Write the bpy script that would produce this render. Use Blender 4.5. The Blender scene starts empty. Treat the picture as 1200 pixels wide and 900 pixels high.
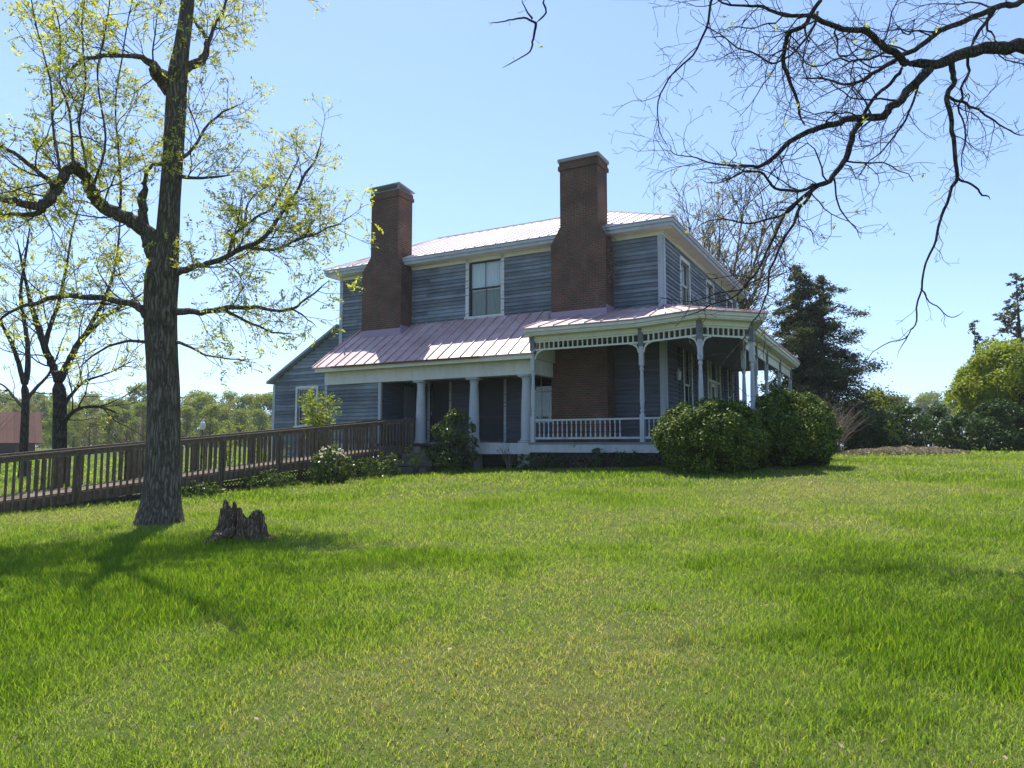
import bpy, bmesh, math, random
import numpy as np
from math import radians as R, sin, cos, pi, sqrt, tan, atan2
from mathutils import Vector, Matrix
S = bpy.context.scene
COL = S.collection

# ------------------------------------------------------------------ camera, sky, sun, exposure
F, PITCH, EYE = 830.0, R(5.03), 1.6
cd = bpy.data.cameras.new('camera'); cam = bpy.data.objects.new('camera', cd); COL.objects.link(cam)
cam.location = (0, 0, EYE); cam.rotation_euler = (pi/2+PITCH, 0, 0)
cd.sensor_width = 36; cd.lens = 36*F/1200; cd.clip_start = 0.05; cd.clip_end = 6000
S.camera = cam
SUN_AZ, SUN_EL = -19.0, 64.5          # heading (deg from +Y towards +X), elevation
w = bpy.data.worlds.new('World'); S.world = w; w.use_nodes = True
nt = w.node_tree; nt.nodes.clear()
sky = nt.nodes.new('ShaderNodeTexSky'); sky.sky_type = 'NISHITA'; sky.sun_disc = False
sky.sun_elevation = R(SUN_EL); sky.sun_rotation = R(SUN_AZ % 360); sky.air_density = 1.0; sky.dust_density = 0.2; sky.ozone_density = 1.0
bg = nt.nodes.new('ShaderNodeBackground'); bg.inputs[1].default_value = 0.12
wo = nt.nodes.new('ShaderNodeOutputWorld')
tc = nt.nodes.new('ShaderNodeTexCoord'); mp = nt.nodes.new('ShaderNodeMapping'); mp.inputs['Location'].default_value = (0, 0, .09); mp.inputs['Scale'].default_value = (1, 1, .9)
nt.links.new(tc.outputs['Generated'], mp.inputs[0]); nt.links.new(mp.outputs[0], sky.inputs[0])   # sample a little above the horizon: clear, dry air
mc = nt.nodes.new('ShaderNodeMix'); mc.data_type = 'RGBA'; mc.blend_type = 'MULTIPLY'; mc.inputs[0].default_value = 1; mc.inputs[7].default_value = (1.02, 1.02, 1.06, 1)
nt.links.new(sky.outputs[0], mc.inputs[6]); nt.links.new(mc.outputs[2], bg.inputs[0]); nt.links.new(bg.outputs[0], wo.inputs[0])
sl = bpy.data.lights.new('sun', 'SUN'); sl.energy = 4.2; sl.angle = R(0.53); sl.color = (1, .95, .87)
so = bpy.data.objects.new('sun', sl); COL.objects.link(so)
sdir = Vector((sin(R(SUN_AZ))*cos(R(SUN_EL)), cos(R(SUN_AZ))*cos(R(SUN_EL)), sin(R(SUN_EL))))
so.rotation_euler = sdir.to_track_quat('Z', 'Y').to_euler(); so.location = (-10, 30, 60)
vs = S.view_settings; vs.view_transform = 'Standard'; vs.look = 'None'; vs.exposure = 0.95; vs.gamma = 1; vs.use_curve_mapping = False
S.cycles.max_bounces = 8; S.cycles.transparent_max_bounces = 12; S.cycles.use_denoising = True

# ------------------------------------------------------------------ helpers
def at(x, y, Y):                       # picture pixel (1200 wide) at depth Y -> world point
    cx = (x-600)/F; cz = (450-y)/F
    ry = cos(PITCH)-cz*sin(PITCH); rz = sin(PITCH)+cz*cos(PITCH); t = Y/ry
    return np.array([cx*t, Y, EYE+rz*t])

def hash2(ix, iy, seed):
    h = (ix.astype(np.int64)*374761393 + iy.astype(np.int64)*668265263 + seed*974634777) & 0xffffffff
    h = ((h ^ (h >> 13))*1274126177) & 0xffffffff
    return ((h ^ (h >> 16)) & 0xffff)/65535.0
def noise2(x, y, seed=0):
    x = np.asarray(x, float); y = np.asarray(y, float)
    ix = np.floor(x); iy = np.floor(y); fx = x-ix; fy = y-iy
    fx = fx*fx*(3-2*fx); fy = fy*fy*(3-2*fy)
    a = hash2(ix, iy, seed); b = hash2(ix+1, iy, seed); c = hash2(ix, iy+1, seed); d = hash2(ix+1, iy+1, seed)
    return (a*(1-fx)+b*fx)*(1-fy)+(c*(1-fx)+d*fx)*fy
def fbm2(x, y, seed=0, o=3):
    v = 0; a = .5; t = 0
    for k in range(o):
        v = v+a*noise2(x*2**k, y*2**k, seed+k); t += a; a *= .5
    return v/t
def noise3(p, s, seed=0):              # cheap 3-D noise: three 2-D slices averaged
    return (noise2(p[:, 0]*s, p[:, 1]*s+p[:, 2]*s*.7, seed)+noise2(p[:, 1]*s+9, p[:, 2]*s+p[:, 0]*s*.6, seed+5)+noise2(p[:, 2]*s+3, p[:, 0]*s-p[:, 1]*s*.8, seed+9))/3

def ground_z(x, y):
    x = np.asarray(x, float); y = np.asarray(y, float)
    p = .036*np.maximum(y, -5)+.03*x
    hi = 1+.5*(1-np.exp(-np.maximum(p-1, 0)/.5))
    lo = -.2-.5*(1-np.exp(-np.maximum(-.2-p, 0)/.5))
    z = np.where(p > 1, hi, np.where(p < -.2, lo, p))
    z = z+.18*np.exp(-((x-4)/6)**2-((y-19)/5)**2)       # the house stands on a slight rise
    return z+.05*(fbm2(x*.5, y*.5, 3)-.5)+.02*(noise2(x*2.3, y*2.3, 8)-.5)
def gz(x, y): return float(ground_z(x, y))

MATS = {}
class NT:
    def __init__(s, name):
        m = bpy.data.materials.new(name); m.use_nodes = True; s.m = m; s.t = m.node_tree; s.n = s.t.nodes
        s.b = s.n['Principled BSDF']; s.out = s.n['Material Output']; MATS[name] = m
    def node(s, k, **kw):
        n = s.n.new(k)
        for a, v in kw.items():
            if a.startswith('i_'):
                n.inputs[int(a[2:]) if a[2:].isdigit() else a[2:]].default_value = v
            else: setattr(n, a, v)
        return n
    def link(s, a, b): s.t.links.new(a, b)
    def noise(s, vec, scale, detail=4, rough=.6, dims=None):
        n = s.node('ShaderNodeTexNoise'); n.inputs['Scale'].default_value = scale; n.inputs['Detail'].default_value = detail; n.inputs['Roughness'].default_value = rough
        if vec is not None: s.link(vec, n.inputs['Vector'])
        return n.outputs['Fac']
    def map(s, vec, scale=(1, 1, 1)):
        n = s.node('ShaderNodeMapping'); n.inputs['Scale'].default_value = scale; s.link(vec, n.inputs['Vector']); return n.outputs[0]
    def ramp(s, fac, stops):
        n = s.node('ShaderNodeValToRGB'); e = n.color_ramp.elements
        while len(e) < len(stops): e.new(.5)
        for k, (p, c) in enumerate(stops): e[k].position = p; e[k].color = tuple(c)+(1,)
        s.link(fac, n.inputs[0]); return n.outputs[0]
    def mix(s, fac, a, b, mode='MIX'):
        n = s.node('ShaderNodeMix', data_type='RGBA', blend_type=mode)
        if isinstance(fac, (int, float)): n.inputs[0].default_value = fac
        else: s.link(fac, n.inputs[0])
        for v, i in ((a, 6), (b, 7)):
            if isinstance(v, tuple): n.inputs[i].default_value = v+(1,)
            else: s.link(v, n.inputs[i])
        return n.outputs[2]
    def math(s, op, a, b=None, clamp=False):
        n = s.node('ShaderNodeMath', operation=op, use_clamp=clamp)
        for v, i in ((a, 0), (b, 1)):
            if v is None: continue
            if isinstance(v, (int, float)): n.inputs[i].default_value = v
            else: s.link(v, n.inputs[i])
        return n.outputs[0]
    def bump(s, h, strength=.3, dist=.01):
        n = s.node('ShaderNodeBump'); n.inputs['Strength'].default_value = strength; n.inputs['Distance'].default_value = dist
        s.link(h, n.inputs['Height']); s.link(n.outputs[0], s.b.inputs['Normal'])
    def obj(s): return s.node('ShaderNodeTexCoord').outputs['Object']
    def uv(s): return s.node('ShaderNodeTexCoord').outputs['UV']
    def island(s): return s.node('ShaderNodeNewGeometry').outputs['Random Per Island']
    def color(s, c, rough=.7, spec=.3):
        if isinstance(c, tuple): s.b.inputs['Base Color'].default_value = c+(1,)
        else: s.link(c, s.b.inputs['Base Color'])
        s.b.inputs['Roughness'].default_value = rough; s.b.inputs['Specular IOR Level'].default_value = spec

def paint_mat(name, c, dirt, amount=.5, rough=.6, spec=.25, scale=3, stretch=(1, 1, .35)):
    t = NT(name); o = t.map(t.obj(), stretch); n1 = t.noise(o, scale, 6, .65); n2 = t.noise(t.obj(), scale*9, 4, .7)
    f = t.math('MULTIPLY', t.math('ADD', n1, n2), .5)
    f2 = t.ramp(f, [(.5-.1*amount, (0, 0, 0)), (.72, (amount,)*3)])
    isl = t.ramp(t.island(), [(0, (.86,)*3), (1, (1.08,)*3)])
    t.color(t.mix(1.0, t.mix(f2, c, dirt), isl, 'MULTIPLY'), rough, spec); t.bump(n2, .25, .004); return t.m
# weathered clapboard: thin blue-grey paint over grey boards
t = NT('siding'); o = t.uv(); st = t.map(o, (.7, 4, 1)); n1 = t.noise(st, 2.2, 8, .7); n2 = t.noise(o, .6, 4, .6); n3 = t.noise(t.map(o, (1.5, 30, 1)), 3, 5, .7)
fac = t.math('ADD', t.math('MULTIPLY', n1, .6), t.math('MULTIPLY', n2, .5))
c = t.ramp(fac, [(.36, (.11, .115, .12)), (.47, (.18, .2, .22)), (.58, (.215, .25, .29)), (.72, (.26, .295, .34))])
isl = t.ramp(t.island(), [(0, (.66,)*3), (1, (1.22,)*3)])
n5 = t.noise(o, .35, 5, .65); c = t.mix(1.0, c, t.ramp(n5, [(.38, (.72, .72, .73)), (.62, (1.2, 1.2, 1.18))]), 'MULTIPLY'); c = t.mix(1.0, c, isl, 'MULTIPLY'); c = t.mix(t.ramp(n3, [(.58, (0,)*3), (.76, (.4,)*3)]), c, (.08, .078, .075))
t.color(c, .8, .15); t.bump(n3, .3, .004)
t = NT('shaded_porch_siding'); o = t.uv(); n1 = t.noise(t.map(o, (.5, 9, 1)), 2.2, 6, .7)  # clapboard under the porch roofs, porch shade put into its darker colour
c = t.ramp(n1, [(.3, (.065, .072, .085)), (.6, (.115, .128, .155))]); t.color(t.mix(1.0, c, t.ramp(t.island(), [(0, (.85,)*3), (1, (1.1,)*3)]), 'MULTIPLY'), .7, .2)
paint_mat('white_paint', (.66, .66, .64), (.36, .35, .33), .7)
paint_mat('cream_paint', (.70, .69, .62), (.42, .40, .34), .6)
paint_mat('post_paint', (.46, .49, .53), (.25, .26, .27), .8)
paint_mat('grey_paint', (.16, .17, .19), (.09, .09, .10), .5)
paint_mat('ceiling_paint', (.17, .19, .22), (.12, .13, .14), .4)  # tone lowered too, holding some of the porch shade
paint_mat('shutter_paint', (.035, .04, .045), (.06, .06, .06), .4)
paint_mat('dark_wood', (.05, .04, .035), (.09, .08, .07), .6)
paint_mat('concrete', (.30, .29, .27), (.16, .16, .14), .8)
paint_mat('old_stone', (.13, .125, .11), (.07, .075, .06), .8)
paint_mat('lead', (.33, .36, .42), (.2, .2, .22), .5, .5)
paint_mat('curtain', (.80, .83, .86), (.66, .72, .78), .4, .9)
paint_mat('pane_reflection', (.2, .26, .33), (.14, .18, .23), .4, .9)  # bluish reflection in the porch window, painted as a sheet behind the glass
paint_mat('screen', (.26, .27, .2), (.14, .15, .12), .4, .9)
paint_mat('flashing', (.36, .27, .36), (.28, .2, .26), .5)
# brick
t = NT('brick'); o = t.uv(); br = t.node('ShaderNodeTexBrick'); t.link(o, br.inputs['Vector'])
br.inputs['Scale'].default_value = 1; br.inputs['Brick Width'].default_value = .215; br.inputs['Row Height'].default_value = .075; br.inputs['Mortar Size'].default_value = .012; br.inputs['Mortar Smooth'].default_value = .3; br.inputs['Bias'].default_value = -.1
br.inputs['Color1'].default_value = (.19, .075, .047, 1); br.inputs['Color2'].default_value = (.105, .062, .047, 1); br.inputs['Mortar'].default_value = (.19, .155, .125, 1)
n1 = t.noise(o, .9, 6, .65); n2 = t.noise(o, 14, 4, .7); n4 = t.noise(t.map(o, (1.3, .8, 1)), 1.7, 5, .7)
c = t.mix(t.ramp(n1, [(.40, (.1,)*3), (.64, (.75,)*3)]), br.outputs['Color'], (.066, .05, .04))
c = t.mix(t.ramp(n2, [(.52, (0,)*3), (.74, (.5,)*3)]), c, (.06, .042, .034))
c = t.mix(t.ramp(n4, [(.55, (0,)*3), (.70, (.4,)*3)]), c, (.22, .17, .13))
t.color(c, .9, .1); t.bump(t.math('ADD', t.math('MULTIPLY', br.outputs['Fac'], -1), t.math('MULTIPLY', n2, .6)), .7, .012)
# pink painted standing-seam metal
t = NT('pink_roof'); o = t.obj(); n1 = t.noise(o, .8, 6, .65); n2 = t.noise(o, 5, 6, .75)
c = t.ramp(n1, [(.35, (.40, .24, .245)), (.52, (.50, .335, .335)), (.66, (.60, .47, .46))])
c = t.mix(t.ramp(n2, [(.55, (0,)*3), (.68, (.75,)*3)]), c, (.33, .20, .10)); c = t.mix(t.ramp(n2, [(.25, (.5,)*3), (.38, (0,)*3)]), c, (.62, .55, .55))
isl = t.ramp(t.island(), [(0, (.88,)*3), (1, (1.1,)*3)])
t.color(t.mix(1.0, c, isl, 'MULTIPLY'), .5, .9); t.bump(n1, .3, .02)
paint_mat('rust', (.13, .07, .045), (.07, .045, .035), 1, .8, .2)
paint_mat('rusty_roof', (.11, .06, .05), (.07, .042, .034), 1, .85, .04, .6)
t = NT('sunlit_faded_roof'); o = t.obj(); n1 = t.noise(o, .8, 6, .65)  # faded pink of the main roof, lightened further with its sunlit whiteness
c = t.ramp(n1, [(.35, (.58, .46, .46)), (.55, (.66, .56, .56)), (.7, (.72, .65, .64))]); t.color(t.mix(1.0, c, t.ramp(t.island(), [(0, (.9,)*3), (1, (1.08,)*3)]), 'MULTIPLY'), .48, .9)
# glass
t = NT('glass'); g = t.node('ShaderNodeBsdfGlossy'); g.inputs['Roughness'].default_value = .03; tr = t.node('ShaderNodeBsdfTransparent'); tr.inputs[0].default_value = (.9, .93, .92, 1)
fr = t.node('ShaderNodeLayerWeight'); mx = t.node('ShaderNodeMixShader')
t.link(t.math('ADD', .045, t.math('MULTIPLY', t.math('POWER', fr.outputs['Facing'], 4), .4)), mx.inputs[0]); t.link(tr.outputs[0], mx.inputs[1]); t.link(g.outputs[0], mx.inputs[2]); t.link(mx.outputs[0], t.out.inputs[0])
# weathered ramp timber
t = NT('ramp_wood'); o = t.obj(); n1 = t.noise(t.map(o, (3, 3, 1)), 4, 6, .7); n2 = t.noise(t.map(o, (20, 20, 2)), 3, 5, .7)
c = t.ramp(t.math('ADD', t.math('MULTIPLY', n1, .5), t.math('MULTIPLY', n2, .5)), [(.35, (.075, .054, .038)), (.5, (.135, .102, .073)), (.66, (.25, .205, .155))])
t.color(t.mix(1.0, c, t.ramp(t.island(), [(0, (.7,)*3), (1, (1.2,)*3)]), 'MULTIPLY'), .85, .15); t.bump(n2, .4, .004)
def bark_mat(name, a, b, sc=1.0, strength=.9):
    t = NT(name); o = t.obj(); wob = t.node('ShaderNodeTexNoise'); wob.inputs['Scale'].default_value = 5; t.link(o, wob.inputs['Vector'])
    q = t.map(t.mix(.09, o, wob.outputs['Color']), (21*sc, 21*sc, 2.0*sc)); n1 = t.noise(q, 1.6, 8, .75); n2 = t.noise(o, 3*sc, 4, .6); n3 = t.noise(t.map(o, (1, 1, .5)), 38*sc, 4, .7)
    wv = t.node('ShaderNodeTexVoronoi', feature='DISTANCE_TO_EDGE'); t.link(q, wv.inputs['Vector']); wv.inputs['Scale'].default_value = 1.1
    h = t.math('ADD', t.math('MULTIPLY', t.math('MINIMUM', wv.outputs['Distance'], .3), 1.6), t.math('ADD', t.math('MULTIPLY', n1, .7), t.math('MULTIPLY', n3, .35)))
    c = t.ramp(h, [(.45, tuple(x*.4 for x in a)), (.75, a), (1.05, b)]); c = t.mix(t.ramp(n2, [(.5, (0,)*3), (.7, (.4,)*3)]), c, (.11, .12, .085))
    t.color(c, .95, .05); t.bump(h, strength, .035); return t.m
bark_mat('bark', (.125, .102, .08), (.22, .19, .15))
bark_mat('dark_bark', (.05, .043, .036), (.115, .10, .085), 1.4)
bark_mat('stump_wood', (.15, .10, .065), (.32, .24, .165), 1.6)
t = NT('twig'); t.color((.07, .058, .05), .9, .05)
t = NT('dry_twig'); t.color(t.ramp(t.island(), [(0, (.13, .095, .07)), (1, (.30, .24, .19))]), .9, .05)

def leaf_mat(name, stops, trans=.45, rough=.55, attr=None, patch=None, tint=(1.25, 1.15, .45)):
    t = NT(name); c = t.ramp(t.island(), stops)
    if patch:
        n = t.noise(t.node('ShaderNodeNewGeometry').outputs['Position'], patch[0], 3, .6)
        c = t.mix(1.0, c, t.ramp(n, [(.3, patch[1]), (.7, patch[2])]), 'MULTIPLY')
    if attr:
        a = t.node('ShaderNodeAttribute', attribute_name='dry'); dryc = t.ramp(t.island(), [(0, (.24, .22, .11)), (.5, (.36, .33, .18)), (1, (.50, .46, .29))])
        pale = t.node('ShaderNodeAttribute', attribute_name='pale'); c = t.mix(pale.outputs['Fac'], c, (.27, .345, .10)); c = t.mix(a.outputs['Fac'], c, dryc)
    t.color(c, rough, .25)
    tl = t.node('ShaderNodeBsdfTranslucent'); t.link(t.mix(1.0, c, tint, 'MULTIPLY'), tl.inputs[0])
    mx = t.node('ShaderNodeMixShader'); mx.inputs[0].default_value = trans
    t.link(t.b.outputs[0], mx.inputs[1]); t.link(tl.outputs[0], mx.inputs[2]); t.link(mx.outputs[0], t.out.inputs[0]); return t.m
leaf_mat('grass', [(0, (.085, .175, .015)), (.45, (.135, .235, .022)), (.8, (.19, .28, .03)), (1, (.29, .33, .08))], .62, .5, attr=True, tint=(1.25, 1.3, .4))
leaf_mat('young_leaf', [(0, (.34, .38, .06)), (.6, (.45, .48, .09)), (1, (.52, .52, .14))], .64, tint=(1.2, 1.15, .55))
leaf_mat('bud_leaf', [(0, (.20, .19, .10)), (.6, (.27, .26, .14)), (1, (.32, .33, .16))], .45)
leaf_mat('box_leaf', [(0, (.02, .045, .008)), (.5, (.06, .11, .012)), (.85, (.17, .235, .018)), (1, (.29, .33, .03))], .2, .6)
leaf_mat('bright_leaf', [(0, (.16, .23, .02)), (.6, (.25, .32, .03)), (1, (.34, .37, .06))], .5)
leaf_mat('hedge_leaf', [(0, (.02, .05, .012)), (.6, (.04, .085, .018)), (1, (.075, .13, .025))], .3, .45)
leaf_mat('cedar_leaf', [(0, (.035, .055, .028)), (.6, (.065, .09, .042)), (1, (.15, .15, .065))], .3, .7)
leaf_mat('wood_leaf', [(0, (.12, .18, .035)), (.5, (.18, .245, .05)), (1, (.26, .30, .085))], .6, .6)
leaf_mat('pale_wood_leaf', [(0, (.15, .175, .07)), (.5, (.21, .225, .09)), (1, (.27, .27, .13))], .55, .6)
leaf_mat('ivy_leaf', [(0, (.04, .075, .02)), (.7, (.08, .13, .03)), (1, (.16, .2, .06))], .35, .35)
leaf_mat('blossom', [(0, (.45, .33, .36)), (1, (.65, .55, .56))], .4)
leaf_mat('white_blossom', [(0, (.55, .55, .5)), (1, (.75, .74, .7))], .4)
leaf_mat('dead_leaf', [(0, (.16, .12, .08)), (.6, (.34, .28, .21)), (1, (.52, .46, .39))], .2)

leaf_mat('lawn_leaf', [(0, (.09, .06, .035)), (.7, (.20, .14, .085)), (1, (.34, .27, .18))], .2)

def obj_from(name, me, mat, parent=None):
    o = bpy.data.objects.new(name, me); COL.objects.link(o)
    if mat: me.materials.append(MATS[mat] if isinstance(mat, str) else mat)
    if parent: o.parent = parent
    return o
def np_mesh(name, v, f, mat, parent=None, smooth=False, attr=None):
    v = np.asarray(v, np.float32); f = np.asarray(f, np.int32); k = f.shape[1]
    me = bpy.data.meshes.new(name); me.vertices.add(len(v)); me.vertices.foreach_set('co', v.ravel())
    me.loops.add(f.size); me.loops.foreach_set('vertex_index', f.ravel())
    me.polygons.add(len(f)); me.polygons.foreach_set('loop_start', np.arange(0, f.size, k, dtype=np.int32)); me.polygons.foreach_set('loop_total', np.full(len(f), k, np.int32))
    if smooth: me.polygons.foreach_set('use_smooth', np.ones(len(f), bool))
    if attr is not None:
        a = me.attributes.new('dry', 'FLOAT', 'POINT'); a.data.foreach_set('value', np.asarray(attr, np.float32))
    me.update(); me.validate()
    return obj_from(name, me, mat, parent)
class MB:
    def __init__(s): s.v = []; s.f = []
    def add(s, vs, fs):
        b = len(s.v); s.v += [tuple(map(float, p)) for p in vs]; s.f += [tuple(b+i for i in q) for q in fs]
    def box(s, x0, x1, y0, y1, z0, z1):
        s.add([(x0, y0, z0), (x1, y0, z0), (x1, y1, z0), (x0, y1, z0), (x0, y0, z1), (x1, y0, z1), (x1, y1, z1), (x0, y1, z1)],
              [(0, 3, 2, 1), (4, 5, 6, 7), (0, 1, 5, 4), (1, 2, 6, 5), (2, 3, 7, 6), (3, 0, 4, 7)]); return s
    def hexa(s, b, t):                  # four bottom points, four top points
        s.add(list(b)+list(t), [(0, 3, 2, 1), (4, 5, 6, 7), (0, 1, 5, 4), (1, 2, 6, 5), (2, 3, 7, 6), (3, 0, 4, 7)]); return s
    def beam(s, a, b, wd, h, up=(0, 0, 1)):   # square-section bar from a to b
        a = Vector(a); b = Vector(b); d = (b-a).normalized(); u = Vector(up)
        if abs(d.dot(u)) > .98: u = Vector((1, 0, 0))
        r = d.cross(u).normalized()*wd/2; q = r.cross(d).normalized()*h/2
        s.hexa([a-r-q, a+r-q, b+r-q, b-r-q], [a-r+q, a+r+q, b+r+q, b-r+q]); return s
    def prism(s, poly, d):              # planar polygon of 3-D points pushed along d
        n = len(poly); d = Vector(d); p = [Vector(q) for q in poly]
        s.add(p+[q+d for q in p], [tuple(range(n-1, -1, -1)), tuple(range(n, 2*n))]+[(i, (i+1) % n, n+(i+1) % n, n+i) for i in range(n)]); return s
    def lathe(s, prof, cx, cy, n=16, z0=0):
        k = len(prof); vs = []; fs = []
        for r, z in prof:
            for i in range(n): vs.append((cx+r*cos(2*pi*i/n), cy+r*sin(2*pi*i/n), z0+z))
        for j in range(k-1):
            for i in range(n): fs.append((j*n+i, j*n+(i+1) % n, (j+1)*n+(i+1) % n, (j+1)*n+i))
        fs.append(tuple(range(n-1, -1, -1))); fs.append(tuple((k-1)*n+i for i in range(n))); s.add(vs, fs); return s
    def tube(s, pts, rad, n=6, squash=None):
        P = np.asarray(pts, float); m = len(P); T = np.gradient(P, axis=0); T /= np.linalg.norm(T, axis=1)[:, None]+1e-9
        a = np.array([0, 0, 1.]) if abs(T[0][2]) < .9 else np.array([1., 0, 0]); N = np.cross(T[0], a); N /= np.linalg.norm(N)
        vs = []; fs = []; ang = np.arange(n)*2*pi/n
        for i in range(m):
            N = N-T[i]*N.dot(T[i]); N /= np.linalg.norm(N)+1e-9; Bn = np.cross(T[i], N)
            r = rad[i] if np.ndim(rad) else rad
            vs += list(P[i]+r*(np.outer(np.cos(ang), N)+np.outer(np.sin(ang), Bn)))
        for i in range(m-1):
            for k in range(n): fs.append((i*n+k, i*n+(k+1) % n, (i+1)*n+(k+1) % n, (i+1)*n+k))
        fs.append(tuple(range(n-1, -1, -1))); fs.append(tuple((m-1)*n+k for k in range(n))); s.add(vs, fs); return s
    def build(s, name, mat, parent=None, smooth=False, fix=True):
        me = bpy.data.meshes.new(name); me.from_pydata(s.v, [], s.f); me.update()
        if fix and len(s.f) < 60000:
            bm = bmesh.new(); bm.from_mesh(me); bmesh.ops.recalc_face_normals(bm, faces=bm.faces); bm.to_mesh(me); bm.free()
        n = len(me.loops); vi = np.zeros(n, np.int32); me.loops.foreach_get('vertex_index', vi)
        co = np.zeros(len(me.vertices)*3, np.float32); me.vertices.foreach_get('co', co); co = co.reshape(-1, 3)
        pn = np.zeros(len(me.polygons)*3, np.float32); me.polygons.foreach_get('normal', pn); pn = np.abs(pn.reshape(-1, 3))
        lt = np.zeros(len(me.polygons), np.int32); me.polygons.foreach_get('loop_total', lt); ax = np.repeat(pn.argmax(1), lt); c = co[vi]
        uv = np.where((ax == 0)[:, None], c[:, [1, 2]], np.where((ax == 1)[:, None], c[:, [0, 2]], c[:, [0, 1]]))
        l = me.uv_layers.new(name='UVMap'); l.data.foreach_set('uv', uv.astype(np.float32).ravel())
        if smooth: me.polygons.foreach_set('use_smooth', np.ones(len(me.polygons), bool))
        return obj_from(name, me, mat, parent)
def tag(o, label=None, cat=None, group=None, kind=None):
    for k, v in (('label', label), ('category', cat), ('group', group), ('kind', kind)):
        if v: o[k] = v
    return o
def empty(name, loc, rz=0):
    o = bpy.data.objects.new(name, None); COL.objects.link(o); o.location = loc; o.rotation_euler = (0, 0, rz); o.empty_display_size = .3; return o
def copy_tree(o, loc, rz=0, sc=1):
    c = o.copy(); COL.objects.link(c); c.location = loc; c.rotation_euler = (0, 0, rz); c.scale = (sc,)*3 if np.ndim(sc) == 0 else sc
    for ch in o.children:
        k = ch.copy(); COL.objects.link(k); k.parent = c
    return c

# leaves: rhombic blades, N centres with axes
def leaves(pos, size, rng, out=None, up=0.0, aspect=.45, axis=None, spread=1.0):
    n = len(pos); nrm = rng.normal(size=(n, 3))
    if out is not None: nrm = nrm*spread+out
    nrm[:, 2] += up; nrm /= np.linalg.norm(nrm, axis=1)[:, None]+1e-9
    a = rng.normal(size=(n, 3)) if axis is None else axis+rng.normal(size=(n, 3))*.4
    a -= nrm*(a*nrm).sum(1)[:, None]; a /= np.linalg.norm(a, axis=1)[:, None]+1e-9; b = np.cross(nrm, a)
    s = (size*rng.uniform(.6, 1.3, n))[:, None] if np.ndim(size) == 0 else size[:, None]
    v = np.stack([pos-a*s*.5, pos+b*s*aspect*.5, pos+a*s*.5, pos-b*s*aspect*.5], 1).reshape(-1, 3)
    return v, np.arange(4*n).reshape(-1, 4)

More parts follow.
